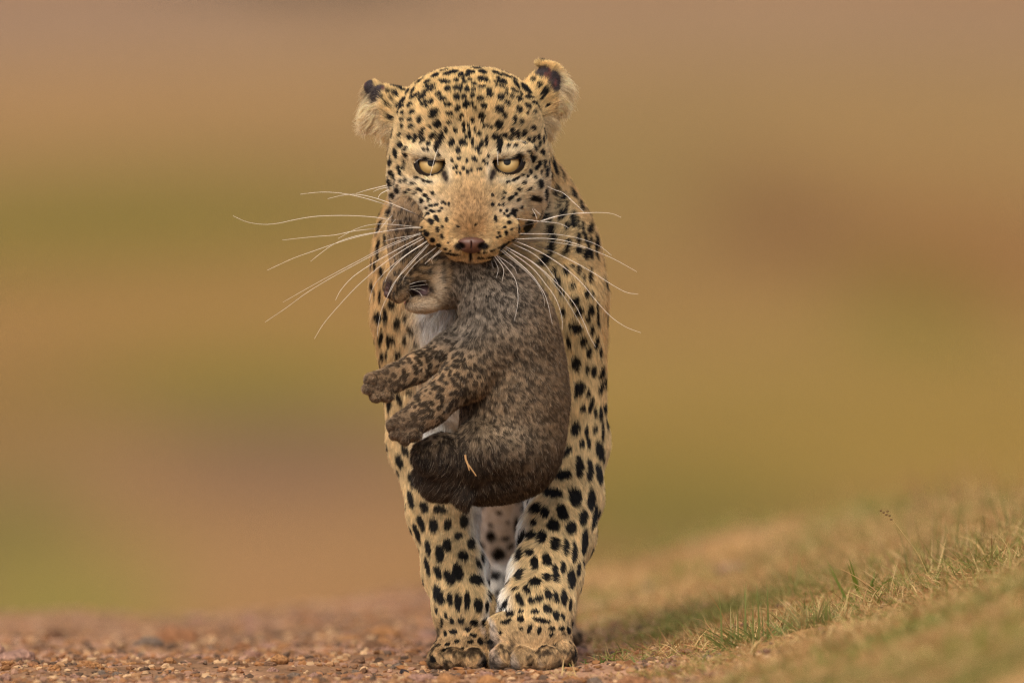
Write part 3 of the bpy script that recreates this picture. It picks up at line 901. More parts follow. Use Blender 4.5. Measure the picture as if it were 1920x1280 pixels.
def leopard_style(p, nrm):
    c, m = leopard_coat(p, nrm)
    qx, qy, qd, head = m['qx'], m['qy'], m['qd'], m['head']
    n = len(p)
    tip = P(884, 440, 0)
    rad = norm(p - tip)
    away = norm(rad + np.array([0, 0.5, 0.0]) + np.stack([np.zeros(n), np.zeros(n), -0.5 * sstep(300, 400, qy) * sstep(40, 120, np.abs(qx - 880))], 1))
    sgn = np.sign(qx - 915)
    body = np.stack([0.12 * sgn, 0.35 + 0.9 * sstep(0.3, 0.9, nrm[:, 2]), -1.0 + 0 * qx], 1)
    body[:, 1] -= 0.75 * sstep(0.34, 0.26, p[:, 2]) * sstep(-640, -560, qd)
    pz = sstep(0.075, 0.05, p[:, 2]) * sstep(-640, -560, qd)
    body[:, 1] -= 0.9 * pz
    body[:, 2] += 0.6 * pz
    body[:, 2] += 0.6 * sstep(-700, -1000, qd)
    body[:, 1] += 1.2 * sstep(-600, -900, qd) * sstep(0.25, 0.4, p[:, 2])
    comb = away * head[:, None] + body * (1 - head)[:, None]
    comb += np.array([-0.7, 0.1, -0.85]) * (m['fl'] * 3)[:, None] + np.array([0.75, 0.1, -0.85]) * (m['fr'] * 3)[:, None]
    dn = np.linalg.norm(p - tip, axis=1) / S
    Lh = 0.0028 + 0.0022 * sstep(60, 170, dn) + 0.0020 * sstep(170, 300, dn)
    Lh += 0.005 * np.clip(blob(qx, qy, 745, 385, 40, 60) + blob(qx, qy, 1010, 385, 40, 60), 0, 1)
    Lh *= 1 - 0.4 * np.clip(blob(qx, qy, 806, 318, 44, 26) + blob(qx, qy, 952, 316, 44, 26), 0, 1)
    Lb = 0.0095 - 0.003 * sstep(0.32, 0.16, p[:, 2]) - 0.0015 * m['paw']
    Lb = Lb + 0.004 * np.clip(m['inner'] + m['chest'], 0, 1)
    L = Lh * head + Lb * (1 - head)
    fringe = np.clip(m['fl'] + m['fr'], 0, 1)
    L = L * (1 - fringe) + (0.008 + 0.010 * RNG.random(n)) * fringe
    L = L * (1 - m['bare']) + 0.0016 * m['bare']
    rim = np.clip(blob(qx, qy, 1024, 119, 26, 12) + blob(qx, qy, 694, 150, 16, 9), 0, 1)
    L = L * (1 - rim) + 0.0022 * rim
    L *= 0.75 + 0.5 * RNG.random(n)
    lean = np.radians(70 - 10 * fringe + 2 * head + RNG.normal(0, 5, n))
    curl = 0.10 + 0.3 * m['chest'] + 0.25 * fringe
    tng = norm(comb - nrm * (comb * nrm).sum(1)[:, None])
    c = leopard_coat(p + tng * (L * 0.62)[:, None] + nrm * (L * 0.2)[:, None], nrm)[0]
    c = c * (1 - m['bare'][:, None]) + leopard_coat(p, nrm)[0] * m['bare'][:, None]
    lock = 0.26 * vnoise(p, 0.0021, 71) + 0.20 * vnoise(p, 0.0042, 72) + 0.14 * RNG.normal(0, 1, n)
    col = np.clip(c * np.clip(1 + lock, 0.35, 1.7)[:, None], 0.003, 0.93)
    radius = 0.00021 + 0.00006 * (1 - head) - 0.00004 * fringe
    keep = np.ones(n, bool)
    for i in range(2):
        o = opening(qx, qy, i)
        keep &= ~((o < np.where(qy > EYES[i][1] - 5, 9.0, 0.0)) & (qd > -200) & (head > 0.5))
    keep &= ~((np.abs(qx - 884) < 33 - np.clip((qy - 452) * 1.3, 0, 40)) & (qy > 445) & (qy < 473) & (qd > -60))
    keep &= p[:, 2] > 0.001
    return L, lean, comb, col, radius, curl, keep

def leopard_dens(p, nrm):
    qx, qy, qd = project(p)
    d = np.where(qd > -330, 1.9e6, 1.25e6)
    d = np.where((qd > -330) & (qy < 500), 3.2e6, d)
    d = np.where(qd < -620, 0.40e6, d)
    fc = nrm @ -FWD
    d = d * np.where(fc < -0.25, 0.22, 1.0)
    return d

skin = attr_mat('leopard_skin', 0.8, 0.1)
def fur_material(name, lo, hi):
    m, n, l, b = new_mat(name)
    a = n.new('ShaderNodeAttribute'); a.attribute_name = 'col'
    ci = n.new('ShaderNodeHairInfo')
    mr = n.new('ShaderNodeMapRange'); mr.inputs[3].default_value = lo; mr.inputs[4].default_value = hi  # dark roots to light tips: undercoat tone plus self-shadow put into the colour
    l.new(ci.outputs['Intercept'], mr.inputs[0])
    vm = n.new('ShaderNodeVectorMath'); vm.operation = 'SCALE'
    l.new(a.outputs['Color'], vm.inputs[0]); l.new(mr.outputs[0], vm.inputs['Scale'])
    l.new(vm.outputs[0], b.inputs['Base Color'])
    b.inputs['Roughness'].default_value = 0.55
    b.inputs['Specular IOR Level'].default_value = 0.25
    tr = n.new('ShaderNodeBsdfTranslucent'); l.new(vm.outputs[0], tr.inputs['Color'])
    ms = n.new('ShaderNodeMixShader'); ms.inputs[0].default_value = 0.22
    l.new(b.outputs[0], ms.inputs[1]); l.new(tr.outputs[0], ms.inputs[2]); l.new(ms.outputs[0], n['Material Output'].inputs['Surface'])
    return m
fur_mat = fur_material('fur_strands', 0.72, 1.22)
cub_fur_mat = fur_material('woolly_strands', 0.45, 1.45)

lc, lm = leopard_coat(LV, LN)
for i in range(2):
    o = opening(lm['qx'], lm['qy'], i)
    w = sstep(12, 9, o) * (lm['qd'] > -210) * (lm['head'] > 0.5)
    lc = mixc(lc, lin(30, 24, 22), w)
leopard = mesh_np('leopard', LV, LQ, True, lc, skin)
tag(leopard, 'spotted adult leopard walking toward the camera with a cub in its mouth', 'leopard')
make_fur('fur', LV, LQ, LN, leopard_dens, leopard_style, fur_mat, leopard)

# eyes
eye_mat = attr_mat('eye', 0.3, 0.2)
b = eye_mat.node_tree.nodes['Principled BSDF']
b.inputs['Coat Weight'].default_value = 0.12
b.inputs['Coat Roughness'].default_value = 0.05
lid_mat = plain_mat('eyelid_skin', lin(30, 24, 21), 0.5, 0.3)
for i, (ex, ey, ed, sd) in enumerate(EYES):
    c = P(ex, ey, ed)
    R = 29 * S
    gaze = norm((P((808, 951)[i], (306, 304)[i], 0) - c) * np.array([1, 0, 1]) + np.array([0, -R * 0.985, 0]))
    nu, nv = 72, 96
    A = norm(np.cross(gaze, np.array([0, 0, 1.0]))); B = np.cross(A, gaze)
    th = np.concatenate([np.linspace(0, 0.95, 52), np.linspace(1.0, math.pi, 20)])
    ph = np.arange(nv) / nv * 2 * math.pi
    TH, PH = np.meshgrid(th, ph, indexing='ij')
    D3 = np.cos(TH)[..., None] * gaze + np.sin(TH)[..., None] * (np.cos(PH)[..., None] * A + np.sin(PH)[..., None] * B)
    bulge = 1 + 0.05 * np.exp(-(TH / 0.75) ** 4)
    V = (c + D3 * (R * bulge)[..., None]).reshape(-1, 3)
    r = (np.sin(np.minimum(TH, 1.57)) * 29).ravel()
    phr = PH.ravel()
    st = vnoise(np.stack([np.cos(phr) * 3, np.sin(phr) * 3, r * 0.05], 1), 0.25, 5 + i)
    col = mixc(np.ones((len(r), 3)) * lin(204, 178, 124), lin(184, 150, 92), sstep(6, 18, r + st * 2.5))
    col = mixc(col, lin(132, 98, 52), sstep(19.0, 21.8, r))
    col = mixc(col, lin(30, 20, 14), sstep(21.6, 22.8, r))
    col *= (1 + 0.12 * st)[:, None]
    col = mixc(col, np.array([0.003, 0.003, 0.003]), sstep(7.2, 6.2, r))
    F = []
    for u in range(len(th) - 1):
        for v in range(nv):
            w = (v + 1) % nv
            F.append((u * nv + v, u * nv + w, (u + 1) * nv + w, (u + 1) * nv + v))
    mesh_np('eye', V, F, True, np.clip(col, 0, 1), eye_mat, leopard)
    h = 0.00055
    c2 = P(ex, ey, ed)
    q = Field(np.arange(c2[0] - .0235, c2[0] + .0235, h), np.arange(c2[1] - .0225, c2[1] + .004, h), np.arange(c2[2] - .0235, c2[2] + .0235, h))
    x, y, z = np.broadcast_arrays(*q.grid((slice(None),) * 3))
    pts = np.stack([a_.ravel() for a_ in (x, y, z)], 1).astype(float)
    qx, qy, qd = project(pts)
    o = opening(qx, qy, i)
    rr = np.linalg.norm(pts - c2, axis=1) / S
    d = np.maximum.reduce([np.abs(rr - 31.8) - 2.3, 0.6 - o, o - 14.0 + 11.0 * (qy < ey - 6), -140 - qd])
    q.F = (d * S).reshape(x.shape).astype(np.float32)
    V, F = q.mesh()
    if (np.cross(V[F[:, 0]], V[F[:, 1]]) * V[F[:, 2]]).sum() < 0: F = F[:, ::-1]
    mesh_np('eyelid', V, F, True, None, lid_mat, leopard)

# nose leather
h = 0.0006
c = P(884, 456, -20)
q = Field(np.arange(c[0] - .024, c[0] + .024, h), np.arange(c[1] - .022, c[1] + .028, h), np.arange(c[2] - .02, c[2] + .016, h))
q.ell(884, 454, -24, 34, 12, 28, 4)
q.ell(884, 461, -18, 24, 14, 22, 10)
q.ell(862, 461, 4, 11, 5.5, 18, 3, cut=True, rot=22)
q.ell(906, 461, 4, 11, 5.5, 18, 3, cut=True, rot=-22)
q.ell(884, 464, 6, 1.2, 14, 6, 2.5, cut=True)
V, F = q.mesh()
if (np.cross(V[F[:, 0]], V[F[:, 1]]) * V[F[:, 2]]).sum() < 0: F = F[:, ::-1]
qx, qy, qd = project(V)
nc = np.ones((len(V), 3)) * lin(90, 58, 44)
nc = mixc(nc, lin(84, 62, 54), sstep(449, 444, qy + vnoise(V, 0.003, 9) * 2))
nst = np.maximum(blob(qx, qy, 861, 461, 14, 9), blob(qx, qy, 907, 461, 14, 9))  # shaded nostril hollows painted dark around the carved openings
nc = mixc(nc, lin(22, 15, 13), sstep(0.3, 0.75, nst))
nc = mixc(nc, lin(60, 36, 30), blob(qx, qy, 884, 464, 2, 14))
nose_mat = attr_mat('nose_leather', 0.42, 0.45)
mesh_np('nose', V, F, True, nc * (1 + 0.12 * vnoise(V, 0.0016, 3))[:, None], nose_mat, leopard)

# whiskers (traced from root to tip, photo pixels; depth follows the surfaces they pass in front of)
whisk_mat = attr_mat('whisker', 0.3, 0.4)
WH = lin(250, 240, 224)
def near_depth(px, py):
    ds = [-q[1] / S for q in (hit(LB, px, py), hit(CB, px, py)) if q is not None]
    return max(ds) if ds else None
def whisker(pts, ox, oy, sc, dark=0.0, r=0.00031):
    pp = [(ox + x / sc, oy + y / sc) for x, y in pts]
    q = hit(LB, *pp[0])
    if 405 < pp[0][1] < 500 and 745 < pp[0][0] < 1000:      # root it in the whisker pad
        rx_, ry_ = pp[0]
        for _ in range(14):
            if q is not None and -q[1] / S > -100: break
            rx_, ry_ = rx_ + (3 if rx_ < 884 else -3), ry_ - 0.8
            q = hit(LB, rx_, ry_)
        if (rx_, ry_) != pp[0]: pp[0] = (rx_, ry_)
    d0 = (-q[1] / S) if q is not None else -40
    n_ = len(pp)
    W = []
    for i, (x, y) in enumerate(pp):
        t = i / (n_ - 1)
        d = d0 * (1 - t) + (-40 if d0 < -20 else d0) * t
        nd = near_depth(x, y)
        if i and nd is not None: d = max(d, nd + 14)
        W.append(P(x, y, d - (4 if i == 0 else 0)))
    for i in range(1, n_ - 1):      # no kinks in depth
        W[i][1] = min(W[i][1], 0.5 * (W[i - 1][1] + W[i + 1][1]))
    WV = WH * RNG.uniform(0.72, 1.0)
    r = r * RNG.uniform(0.75, 1.1)
    f_ = (lambda t: WV) if dark == 0 else (lambda t: WH + (lin(50, 34, 26) - WH) * float(sstep(dark, dark * 0.55, t)))
    o = tube('whisker', W, r, 0.00012, whisk_mat, leopard, colf=f_)
    return o
ZL, ZR = (420, 330, 3.88), (900, 370, 4.572)
for pts, dk in [
 ([(1540,360),(1400,280),(1170,205),(1000,155),(850,125),(700,118),(555,133)], .45),
 ([(1500,345),(1380,270),(1160,180),(1000,138),(880,138),(755,165)], .3),
 ([(1185,68),(1050,100),(960,128)], 0), ([(1195,82),(1130,95),(1085,115)], 0), ([(1200,98),(1140,130),(1118,165)], 0),
 ([(1410,342),(1250,325),(1100,300),(900,288),(680,293),(520,317),(400,343),(290,352),(170,335),(65,290)], .2),
 ([(1420,382),(1250,355),(1090,352),(960,385),(830,455)], 0), ([(1420,378),(1120,383),(950,400),(800,430),(650,442),(425,466)], .35),
 ([(1420,385),(1320,380),(1150,405),(980,440),(820,487),(640,550),(500,600),(315,685)], 0),
 ([(1440,405),(1200,400),(1000,428),(860,468),(760,520),(630,620)], .35),
 ([(1415,415),(1200,500),(1000,605),(800,710),(600,820),(428,918)], 0), ([(1420,420),(1210,510),(1000,620),(780,740),(600,850),(450,960),(297,1063)], 0),
 ([(1430,440),(1250,540),(1050,655),(930,740),(850,830),(810,905)], 0), ([(1430,455),(1300,540),(1130,660),(960,810),(820,960),(720,1080),(658,1183)], 0),
 ([(1450,475),(1300,590),(1180,690),(1090,800),(1055,910)], 0), ([(1455,478),(1320,580),(1210,690),(1170,770)], 0),
 ([(1460,490),(1300,690),(1220,820),(1150,960),(1120,1100),(1118,1165)], 0), ([(1480,490),(1350,650),(1240,770),(1190,870)], 0),
 ([(1520,520),(1400,630),(1300,750)], 0), ([(1545,540),(1460,640)], 0), ([(1560,545),(1515,600),(1520,640)], 0),
 ([(1290,235),(1200,310),(1125,400)], 0), ([(1285,270),(1220,350)], 0), ([(1420,430),(1260,450),(1165,475)], 0)]:
    whisker(pts, *ZL, dark=dk)
for pts, dk in [
 ([(290,268),(480,215),(640,165),(800,140),(1000,130),(1130,140),(1210,172)], .3), ([(300,266),(520,205),(720,150),(960,132)], .3),
 ([(420,215),(560,210),(680,225),(760,262)], 0), ([(315,312),(500,313),(680,320),(860,355),(1020,415),(1130,500)], 0),
 ([(300,362),(560,352),(760,380),(960,450),(1150,530),(1345,638)], 0), ([(240,382),(500,372),(740,400),(900,435)], .7),
 ([(300,370),(500,460),(680,570),(860,720),(990,880),(1120,1020),(1250,1110),(1380,1160)], 0),
 ([(330,375),(560,440),(760,530),(960,640),(1150,760),(1260,815),(1357,830)], .3), ([(300,400),(450,480),(560,580),(640,690),(670,740)], 0),
 ([(270,430),(440,550),(580,680),(720,850),(800,980),(880,1120)], 0), ([(275,435),(460,560),(660,740),(800,900),(880,1050),(940,1190),(990,1280)], 0),
 ([(255,440),(430,590),(560,740),(650,870),(700,1020),(705,1135)], 0), ([(240,455),(400,620),(500,740),(570,870),(620,1085)], 0),
 ([(235,465),(380,620),(490,740),(545,850),(552,935)], 0), ([(200,505),(290,680),(323,810),(322,920),(292,1060)], 0),
 ([(205,510),(280,590),(320,660)], 0), ([(172,510),(200,610),(190,718)], 0), ([(138,520),(155,610),(138,690)], 0), ([(105,535),(115,610)], 0),
 ([(440,90),(470,140),(490,190)], 0), ([(450,90),(520,150)], 0), ([(557,-105),(640,-64),(714,-36),(800,40),(890,125)], 0)]:
    whisker(pts, *ZR, dark=dk)
for pts in ([(822,277),(815,297),(806,331)], [(792,296),(784,300),(777,306)], [(934,280),(933,298),(934,310)], [(957,266),(972,263),(987,268)]):
    whisker([(x, y) for x, y in pts], 0, 0, 1, r=0.00022)

# ------------------------------------------------------------------ cub coat
DUN, TAUPE, UMB, SOOT = lin(148, 127, 102), lin(148, 136, 121), lin(52, 40, 31), lin(30, 23, 18)
CTIP = P(728, 545, -80)
def cub_coat(p, nrm):
    qx, qy, qd = project(p)
    n = len(p)
    headm = np.clip(sstep(862, 835, qx + (qy - 500) * 0.25) * sstep(600, 585, qy), 0, 1)
    c = np.ones((n, 3)) * DUN
    c = mixc(c, lin(190, 160, 122), np.clip(blob(qx, qy, 840, 730, 100, 90) + blob(qx, qy, 760, 690, 90, 60), 0, 1) * 0.8)
    wx = np.stack([p[:, 0], p[:, 1], p[:, 2]], 1)
    warp = np.stack([vnoise(p, 0.012, 81 + i) for i in range(3)], 1) * 0.0022
    w1 = worley(p + warp, 0.0058, 91)
    w2 = worley((p + warp * 1.5) * np.array([1, 1, 1.25]), 0.0050, 95)
    big = np.clip(blob(qx, qy, 850, 700, 110, 110) + blob(qx, qy, 790, 770, 70, 60) + blob(qx, qy, 760, 690, 80, 50) + blob(qx, qy, 830, 860, 70, 60), 0, 1)
    s1 = sstep(0.61, 0.50, w1)
    s2 = sstep(0.58, 0.46, w2) * 0.95
    s = s1 * big + s2 * (1 - big)
    low = np.clip(sstep(800, 930, qy) + blob(qx, qy, 840, 880, 80, 50) + 0.6 * blob(qx, qy, 865, 770, 40, 60), 0, 1)  # darker lower coat and foreleg crease: own tone plus painted shade
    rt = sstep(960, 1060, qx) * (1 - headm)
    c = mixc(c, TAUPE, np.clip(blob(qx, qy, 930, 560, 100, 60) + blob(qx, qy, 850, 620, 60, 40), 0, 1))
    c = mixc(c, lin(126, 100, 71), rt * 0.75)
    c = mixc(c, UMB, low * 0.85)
    c = mixc(c, lin(178, 158, 130), blob(qx, qy, 930, 815, 75, 28) * 0.6)  # pale highlight along the haunch, painted into the coat
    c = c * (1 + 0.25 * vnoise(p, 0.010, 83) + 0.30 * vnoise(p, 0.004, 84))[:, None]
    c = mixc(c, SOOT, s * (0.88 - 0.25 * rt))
    # head
    hs = sstep(0.46, 0.32, worley(p + warp, 0.0066, 97))
    hc = np.ones((n, 3)) * lin(160, 132, 96)
    hc = mixc(hc, lin(186, 164, 134), np.clip(blob(qx, qy, 800, 575, 40, 18) + blob(qx, qy, 822, 535, 16, 34) + 0.5 * blob(qx, qy, 750, 535, 14, 12), 0, 1))
    hc = mixc(hc, lin(110, 92, 74), np.clip(blob(qx, qy, 762, 425, 36, 40), 0, 1) * 0.8)
    hc = hc * (1 + 0.2 * vnoise(p, 0.006, 85))[:, None]
    hc = mixc(hc, SOOT, hs * 0.85 * (1 - blob(qx, qy, 800, 575, 40, 20)))
    for a in ((772, 470, 32, 5), (795, 498, 30, 3.2), (760, 480, 14, 8), (850, 495, 5, 32), (812, 484, 40, 4), (758, 530, 3, 14), (750, 538, 2.6, 15), (744, 546, 2.4, 12), (764, 522, 12, 3), (830, 510, 4, 12), (850, 540, 5, 14), (800, 512, 14, 3), (780, 508, 10, 3)):
        hc = mixc(hc, SOOT, np.clip(blob(qx, qy, *a) * 1.2, 0, 1) * 0.9)
    hc = mixc(hc, lin(200, 184, 160), np.clip(blob(qx, qy, 822, 542, 11, 28) + blob(qx, qy, 790, 574, 30, 10), 0, 1) * 0.8)
    hc = mixc(hc, lin(28, 20, 19), np.clip(blob(qx, qy, 785, 540, 28, 20) * 2.4 - 0.7, 0, 1))
    hc = mixc(hc, lin(120, 96, 98), np.clip(blob(qx, qy, 794, 548, 10, 8), 0, 1) * 0.8)
    hc = mixc(hc, lin(56, 42, 38), np.clip(blob(qx, qy, 728, 540, 9, 20) * 1.3, 0, 1))
    c = mixc(c, hc, headm)
    # paws: closer, dustier pattern
    pw = np.clip(blob(qx, qy, 712, 722, 40, 34) + blob(qx, qy, 757, 800, 34, 30), 0, 1)
    c = mixc(c, lin(128, 104, 80), pw * 0.6)
    toe = sstep(0.40, 0.30, worley(p, 0.0045, 99))
    c = mixc(c, SOOT, toe * pw * 0.6)
    return np.clip(c, 0.004, 0.9), qx, qy, qd, headm, pw

def cub_style(p, nrm):
    c, qx, qy, qd, headm, pw = cub_coat(p, nrm)
    n = len(p)
    comb = np.stack([0.35 + 0 * qx, 0.2 + 0 * qx, -1 + 0 * qx], 1)
    armm = np.clip(sstep(900, 840, qx) * sstep(600, 640, qy) * sstep(840, 810, qy), 0, 1)
    comb = comb * (1 - armm)[:, None] + np.array([-0.8, 0, -0.6]) * armm[:, None]
    butt = np.clip(blob(qx, qy, 835, 895, 60, 50) * 1.3, 0, 1)
    comb = comb * (1 - butt)[:, None] + np.array([-0.5, -0.3, -0.8]) * butt[:, None]
    comb = comb * (1 - headm)[:, None] + norm(p - CTIP + np.array([0, 0.02, 0])) * headm[:, None]
    L = 0.0052 + 0 * qx
    L = L * (1 - 0.3 * armm) * (1 - 0.45 * pw) + 0.006 * butt
    L = L * (1 - headm) + headm * (0.0024 + 0.003 * sstep(20, 110, np.linalg.norm(p - CTIP, axis=1) / S))
    L *= 0.7 + 0.6 * RNG.random(n)
    lean = np.radians(52 + 10 * headm + RNG.normal(0, 9, n))
    curl = np.clip(0.42 - 0.3 * headm - 0.1 * butt - 0.25 * pw - 0.2 * armm, 0.05, 1)
    tng = norm(comb - nrm * (comb * nrm).sum(1)[:, None])
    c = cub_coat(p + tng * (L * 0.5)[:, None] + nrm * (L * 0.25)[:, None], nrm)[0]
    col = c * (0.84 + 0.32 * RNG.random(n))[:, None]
    light = RNG.random(n) < 0.05
    col[light] = col[light] * 0.4 + lin(190, 172, 148) * 0.6
    keep = ~(blob(qx, qy, 785, 540, 24, 17) > 0.5)
    keep &= ~(blob(qx, qy, 726, 541, 8, 13) > 0.5)
    return L, lean, comb, col, np.full(n, 0.00021), curl, keep

def cub_dens(p, nrm):
    return np.where(nrm @ -FWD < -0.25, 0.5e6, 2.3e6)

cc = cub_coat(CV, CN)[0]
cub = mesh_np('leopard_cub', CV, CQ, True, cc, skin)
tag(cub, 'small woolly grey-brown leopard cub hanging by its scruff from the adult\'s mouth', 'leopard cub')
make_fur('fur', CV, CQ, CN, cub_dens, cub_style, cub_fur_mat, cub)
# cub nose and tongue
q = Field(*[np.arange(a_ - .015, a_ + .015, .0006) for a_ in P(728, 543, -70)])
q.ell(730, 541, -72, 9, 13, 14, 4)
q.ell(727, 552, -68, 7, 7, 10, 5)
q.ell(724, 546, -56, 3, 4, 7, 2, cut=True)
V, F = q.mesh()
if (np.cross(V[F[:, 0]], V[F[:, 1]]) * V[F[:, 2]]).sum() < 0: F = F[:, ::-1]
mesh_np('nose', V, F, True, None, plain_mat('cub_nose', lin(72, 50, 44), 0.5, 0.4), cub)
td_ = near_depth(760, 560) or -55
q = Field(*[np.arange(a_ - .015, a_ + .015, .0006) for a_ in P(761, 562, td_)])
q.cone((763, 553, td_ - 6), (760, 569, td_ + 4), 3.8, 2.6, 3)
V, F = q.mesh()
if (np.cross(V[F[:, 0]], V[F[:, 1]]) * V[F[:, 2]]).sum() < 0: F = F[:, ::-1]
mesh_np('tongue', V, F, True, None, plain_mat('tongue', lin(164, 96, 88), 0.35, 0.5), cub)
for pts in ([(768,533),(785,528),(799,527)],[(768,538),(785,535),(803,533)],[(766,543),(784,541),(798,545)],[(764,548),(774,556),(778,562)],[(762,546),(769,552),(771,560)],[(770,541),(785,547),(792,556)]):
    ds = [near_depth(*a_) for a_ in pts]
    W = [P(x, y, (d_ if d_ is not None else -50) + 8 + 5 * i) for i, ((x, y), d_) in enumerate(zip(pts, ds))]
    tube('whisker', W, 0.00017, 0.00007, whisk_mat, cub, colf=lambda t: WH)
# straw caught in the cub's coat
straw_mat = plain_mat('dry_straw', lin(178, 140, 96), 0.8, 0.1)
sd = near_depth(878, 870) + 14
straw = tube('straw', [P(872, 852, sd + 2), P(875, 866, sd + 3), P(884, 879, sd + 4), P(893, 892, sd + 4)], 0.0013, 0.0006, straw_mat, None, 6)
straw['category'] = 'straw'
straw['label'] = 'short dry straw stalk caught in the dark fur of the cub\'s haunch'
tube('fork', [P(875, 864, sd + 3), P(878, 874, sd + 5), P(880, 882, sd + 5)], 0.0011, 0.0006, straw_mat, straw, 5)

# ------------------------------------------------------------------ loose stones and gravel on the track
def icosphere(sub):
    t = (1 + 5 ** .5) / 2
    V = [(-1,t,0),(1,t,0),(-1,-t,0),(1,-t,0),(0,-1,t),(0,1,t),(0,-1,-t),(0,1,-t),(t,0,-1),(t,0,1),(-t,0,-1),(-t,0,1)]
    F = [(0,11,5),(0,5,1),(0,1,7),(0,7,10),(0,10,11),(1,5,9),(5,11,4),(11,10,2),(10,7,6),(7,1,8),(3,9,4),(3,4,2),(3,2,6),(3,6,8),(3,8,9),(4,9,5),(2,4,11),(6,2,10),(8,6,7),(9,8,1)]
    V = [np.array(v) / np.linalg.norm(v) for v in V]
    for _ in range(sub):
        mid, nf = {}, []
        def m(a, b):
            k = (min(a, b), max(a, b))
            if k not in mid:
                w = V[a] + V[b]; V.append(w / np.linalg.norm(w)); mid[k] = len(V) - 1
            return mid[k]
        for a, b, c in F:
            x, y, z = m(a, b), m(b, c), m(c, a)
            nf += [(a, x, z), (b, y, x), (c, z, y), (x, y, z)]
        F = nf
    return np.array(V), np.array(F)
I1, IF1 = icosphere(1)
I2, IF2 = icosphere(2)
I0, IF0 = icosphere(0)

def stone_mat(name, rgb):
    m, n, l, b = new_mat(name)
    tc = n.new('ShaderNodeTexCoord')
    no = n.new('ShaderNodeTexNoise'); no.inputs['Scale'].default_value = 3.0; no.inputs['Detail'].default_value = 6
    oi = n.new('ShaderNodeObjectInfo')
    l.new(tc.outputs['Object'], no.inputs['Vector'])
    cr = n.new('ShaderNodeValToRGB')
    cr.color_ramp.elements[0].position = 0.3; cr.color_ramp.elements[1].position = 0.72
    cr.color_ramp.elements[0].color = (*(rgb * 0.55), 1); cr.color_ramp.elements[1].color = (*np.minimum(rgb * 1.3, 1), 1)
    l.new(no.outputs['Fac'], cr.inputs[0])
    l.new(cr.outputs[0], b.inputs['Base Color'])
    bp = n.new('ShaderNodeBump'); bp.inputs['Strength'].default_value = 0.5; bp.inputs['Distance'].default_value = 0.1
    l.new(no.outputs['Fac'], bp.inputs['Height']); l.new(bp.outputs[0], b.inputs['Normal'])
    b.inputs['Roughness'].default_value = 0.9; b.inputs['Specular IOR Level'].default_value = 0.15
    return m
SM = [stone_mat('stone_' + nme, lin(*c)) for nme, c in (('rust', (156, 110, 76)), ('orange', (172, 124, 80)), ('pink', (164, 126, 106)), ('brown', (128, 96, 72)), ('grey', (122, 104, 88)))]
SMD = stone_mat('stone_dark', lin(62, 56, 56))
protos = []
for k in range(15):
    V = I2.copy()
    r = 1 + 0.28 * vnoise(V, 0.9, 200 + k) + 0.14 * vnoise(V, 0.42, 230 + k)
    V = V * r[:, None] * np.array([1, 0.75 + 0.2 * RNG.random(), 0.5 + 0.25 * RNG.random()])
    for _ in range(5):                       # broken faces
        nn = norm(RNG.normal(size=3)); h_ = 0.62 + 0.2 * RNG.random()
        e = V @ nn
        V = V - np.maximum(e - h_ * np.abs(V @ nn).max(), 0)[:, None] * nn
    ob = mesh_np('stone', V, IF2, False, None, SM[k % 5])
    protos.append(ob.data)
    bpy.data.objects.remove(ob)
def place_stone(x, y, r, k, sink=0.35, label=None, group=None, mesh=None):
    o = bpy.data.objects.new('stone', mesh or protos[k])
    COL.objects.link(o)
    o.location = (x, y, float(height(x, y)) + r * 0.45 * (1 - 2 * sink))
    o.scale = (r, r * random.uniform(.8, 1.1), r * random.uniform(.75, 1.1))
    o.rotation_euler = (random.uniform(-.3, .3), random.uniform(-.3, .3), random.uniform(0, 6.28))
    if not label:
        size = 'tiny' if r < 0.006 else 'small' if r < 0.0095 else 'fist shaped' if r < 0.015 else 'large'
        hue = ('rust brown', 'orange', 'pinkish', 'dull brown', 'greyish')[k % 5]
        wx = x / (1 + y / 18)
        side = ('far left on the track', 'left on the track', 'just left of the paws', 'beside the left paw', 'behind the paws', 'right of the paws')[int(np.searchsorted([-0.40, -0.25, -0.14, -0.085, 0.075], wx))]
        dist = 'front gravel' if y < 0.25 else 'half blurred gravel' if y < 1.0 else 'far blurred gravel'
        label = size + ' ' + hue + ' stone ' + side + ', ' + dist
    return tag(o, label or 'rust brown stone lying loose in the gravel of the earth track', 'stone', group or 'stones on the earth track')
gp = lambda px, py: ground_at(px, py)
dark = protos[2].copy()
dark.materials.clear(); dark.materials.append(SMD)
q = peb = gp(758, 1268); place_stone(q[0], q[1], 0.0068, 2, 0.0, 'small blackish round pebble on the track just left of the paws', mesh=dark)
q = gp(838, 1282); place_stone(q[0], q[1], 0.014, 1, 0.1, 'ochre orange stone with a pointed top just below the left paw')
q = gp(790, 1279); place_stone(q[0], q[1], 0.021, 2, 0.6, 'flat pinkish stone between the black pebble and the ochre stone')
q = gp(920, 1283); place_stone(q[0], q[1], 0.020, 6, 0.55, 'flat orange stone at the bottom edge between the two paws')
q = gp(1010, 1284); place_stone(q[0], q[1], 0.018, 8, 0.7, 'flat brown stone at the bottom edge under the right paw')
q = gp(525, 1254); place_stone(q[0], q[1], 0.011, 1, 0.1, 'upright reddish stone standing out on the track left of the paws')
q = gp(1185, 1278); place_stone(q[0], q[1], 0.022, 0, 0.6, 'flat rust stone at the foot of the grassy bank beside the green weed')
paws = np.array([[P(870, 1262, -190)[0], P(870, 1262, -190)[1]], [P(1000, 1262, -40)[0], P(1000, 1262, -40)[1]], [P(932, 1222, -1290)[0], 0.70], [P(1048, 1222, -1200)[0], 0.64]])
cnt = 0
